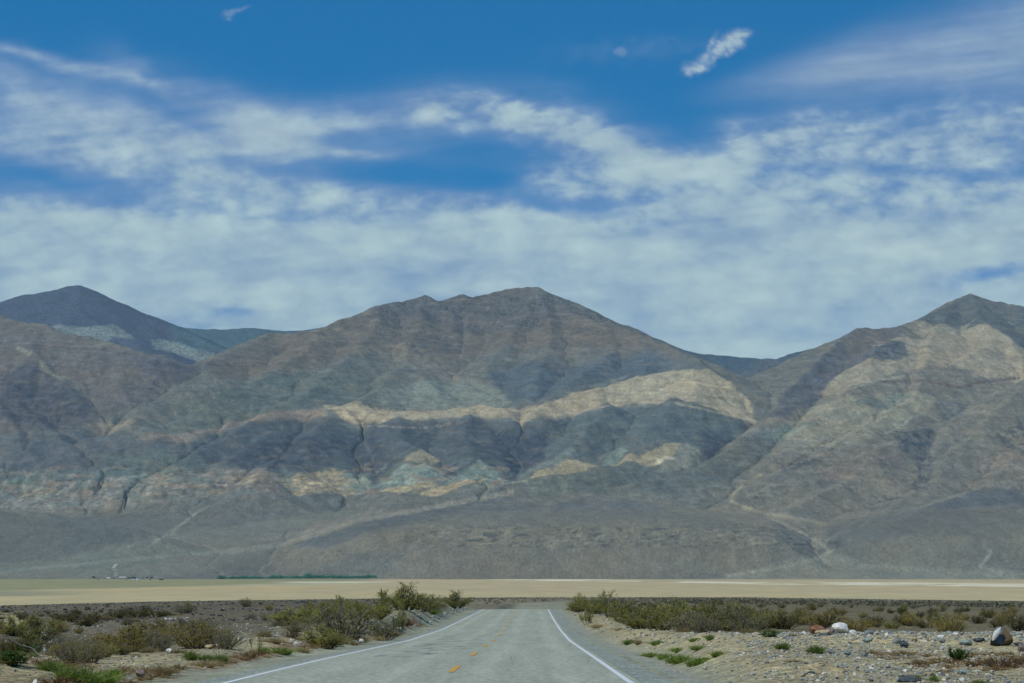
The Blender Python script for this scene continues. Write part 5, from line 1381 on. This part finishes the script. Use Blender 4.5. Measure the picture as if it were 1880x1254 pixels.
# ------------------------------------------------------------------ the hamlet and thicket across the lake
def mtn_z(X, Y):
    i = np.clip((X - mx[0]) / DX, 0, len(mx) - 2); j = np.clip((Y - my[0]) / DX, 0, len(my) - 2); i0 = int(i); j0 = int(j); a, b = i - i0, j - j0
    return float((MZ[j0, i0] * (1 - a) + MZ[j0, i0 + 1] * a) * (1 - b) + (MZ[j0 + 1, i0] * (1 - a) + MZ[j0 + 1, i0 + 1] * a) * b)
def far_spot(px, py):
    for Y in np.arange(12020, 14000, 6.0):
        X = (px - CX) / F * Y; z = max(mtn_z(X, Y), -150.0)
        if z >= EYE - (py - HY) / F * Y: return X, float(Y), z
    return X, float(Y), z
def plain_mat(name, c, rough=.8):
    n = NT(name); P = n.n('ShaderNodeTexCoord').outputs['Object']; n.bsdf(n.scalecol(n.mix(1, tuple(lin(c)), (1, 1, 1), 'MULTIPLY'), n.ramp(n.noise(P, .6, 4), .3, .7, .85, 1.15)), rough, None, .2); return n.m
WM = {'white': plain_mat('white_wall', (226, 224, 216)), 'dark': plain_mat('dark_wall', (66, 66, 68)), 'tan': plain_mat('tan_wall', (170, 160, 140))}
RFM = {'white': plain_mat('white_roof', (236, 236, 232)), 'dark': plain_mat('dark_roof', (44, 48, 54)), 'grey': plain_mat('grey_roof', (190, 190, 186))}
GLASS = plain_mat('dark_window', (40, 46, 52), .2)
def building(px, py, L, Wd, H, wall, roof, label, cat='building'):
    X, Y, Z = far_spot(px, py); e = bpy.data.objects.new('building', None); link(e); e.location = (X, Y, Z); tag(e, label, cat)
    x, y = L / 2, Wd / 2; zb = -1.0
    V = np.array([(-x,-y,zb),(x,-y,zb),(x,y,zb),(-x,y,zb),(-x,-y,H),(x,-y,H),(x,y,H),(-x,y,H)])
    w = mesh_np('wall', V, np.array([(0,1,5,4),(1,2,6,5),(2,3,7,6),(3,0,4,7),(4,5,6,7)]), WM[wall], e)
    x += .4; y += .5; h = H + .02; t = H + Wd * .2
    V = np.array([(-x,-y,h),(x,-y,h),(x,y,h),(-x,y,h),(-x,0,t),(x,0,t),(-x,-y,h-.2),(x,-y,h-.2),(x,y,h-.2),(-x,y,h-.2)])
    mesh_np('roof', V, np.array([(0,1,5,4),(2,3,4,5),(0,4,4,3),(1,2,5,5),(6,7,1,0),(8,9,3,2),(7,8,2,1),(9,6,0,3)]), RFM[roof], e)
    for k in range(3):
        cx = -L / 2 + L * (k + .5) / 3; zz = H * .55; s = .7
        mesh_np('window' if k != 1 else 'door', np.array([(cx-s,-Wd/2-.06,zz-.8 if k!=1 else .0),(cx+s,-Wd/2-.06,zz-.8 if k!=1 else .0),(cx+s,-Wd/2-.06,zz+.8),(cx-s,-Wd/2-.06,zz+.8)]), np.array([(0,1,2,3)]), GLASS, e)
building(199.4, 1062.3, 16, 10, 3.6, 'white', 'white', 'small white house at the left of the far hamlet')
building(193.5, 1061.2, 8, 8, 3.2, 'dark', 'grey', 'tiny grey hut left of the small white house in the hamlet')
building(225, 1061.2, 34, 11, 3.2, 'tan', 'white', 'longest low building of the far hamlet, pale roofed')
building(245, 1062.0, 21, 12, 4.0, 'dark', 'dark', 'dark roofed building in the middle of the far hamlet')
building(244.2, 1066.4, 11, 9, 3.2, 'tan', 'white', 'pale hut below the dark roofed building of the hamlet')
building(251.8, 1066.4, 12, 10, 4.0, 'white', 'white', 'brightest white building at the front of the far hamlet')
building(286, 1061.2, 10, 8, 3.2, 'tan', 'grey', 'grey hut at the right of the far hamlet')
n = NT('far_tree_leaves'); v = n.attr('tone').outputs['Fac']; n.bsdf(n.mix(v, tuple(lin((38, 58, 48))), tuple(lin((66, 92, 70)))), .8, None, .1); TREEM = n.m
n = NT('thicket_leaves'); v = n.attr('tone').outputs['Fac']; n.bsdf(n.mix(v, tuple(lin((48, 116, 84))), tuple(lin((80, 152, 112)))), .8, None, .1); THM = n.m
def tree(px, py, w, h, label, seed):
    X, Y, Z = far_spot(px, py); rng = np.random.default_rng(seed); e = bpy.data.objects.new('tree', None); link(e); e.location = (X, Y, Z); tag(e, label, 'tree')
    p = []
    for k in range(5):
        a = rng.uniform(0, 6.28); tp = np.array([math.cos(a) * w * .3, math.sin(a) * w * .3, h * .75]); q = np.linspace(0, 1, 5)[:, None]
        p.append((np.array([0, 0, -.5]) * (1 - q) + tp * q ** 1.2 + np.array([0, 0, .5]) * q, np.linspace(.35, .1, 5)))
    v, f = tubes(p, 5); mesh_np('trunk', v, f, MW['brown'], e)
    C = rng.normal(size=(420, 3)); C /= np.linalg.norm(C, axis=1, keepdims=True); C *= rng.uniform(.35, 1, (420, 1)) ** .5
    C *= (1 + .5 * gnoise(C[:, 0] * 2 + seed, C[:, 1] * 2 + C[:, 2] * 2, seed))[:, None]
    C = C * np.array([w / 2, w / 2, h * .38]) + np.array([0, 0, h * .6])
    lv, lq, tn = leaves(C, np.full(len(C), w * .10 + .3), rng, .8); mesh_np('crown', lv, lq, TREEM, e, attrs={'tone': tn})
for i, (a, b, w, h, lb) in enumerate([
 (172,1060.5,20,6,'wide dark tree standing alone left of the far hamlet'),(180,1065,7,5,'small tree below and left of the hamlet'),(209,1063.3,7,7,'tree right of the small white house in the hamlet'),
 (236.6,1062.3,13,6,'broad tree between the longest and the dark roofed building'),(263,1063,6,7,'slim tree right of the brightest white building'),(270,1061.2,10,5,'pale tree behind the right half of the hamlet'),
 (278,1061.4,17,6,'wide tree left of the grey hut in the hamlet'),(296,1065,22,6,'widest dark tree at the right end of the hamlet'),(275.7,1066,8,5,'small tree in front of the wide one in the hamlet'),
 (232,1067.5,6,5,'small tree left of the two front huts of the hamlet')]):
    tree(a, b, w, h, lb, 900 + i)
# green thicket at the foot of the fan: one mass
rng = np.random.default_rng(97); CC, SS = [], []
for i in range(900):
    px = rng.uniform(402, 692); base = np.interp(px, [402, 450, 560, 692], [1063.2, 1062.6, 1062, 1061.8]); up = np.interp(px, [402, 430, 560, 640, 692], [1.5, 2.5, 3.5, 3.5, 5.0])
    if rng.random() > .40 + .9 * sstep(-.3, .1, float(gnoise(np.array(px / 17.), np.array(.3), 991))): continue
    X, Y, Z = far_spot(px, base - rng.uniform(0, 1) * up * .6)
    m = 34; w = rng.uniform(9, 20); h = rng.uniform(7, 14) * (1 + .4 * (px > 560)) * (.85 + 1.3 * float(gnoise(np.array(px / 11.), np.array(4.3), 993)))
    c = rng.normal(size=(m, 3)) * np.array([w * .3, w * .3, h * .24]) + np.array([X, Y, Z + h * .45]); CC.append(c); SS.append(np.full(m, 2.6))
lv, lq, tn = leaves(np.concatenate(CC), np.concatenate(SS), rng, .8)
tag(mesh_np('thicket', lv, lq, THM, attrs={'tone': tn}), kind='stuff')
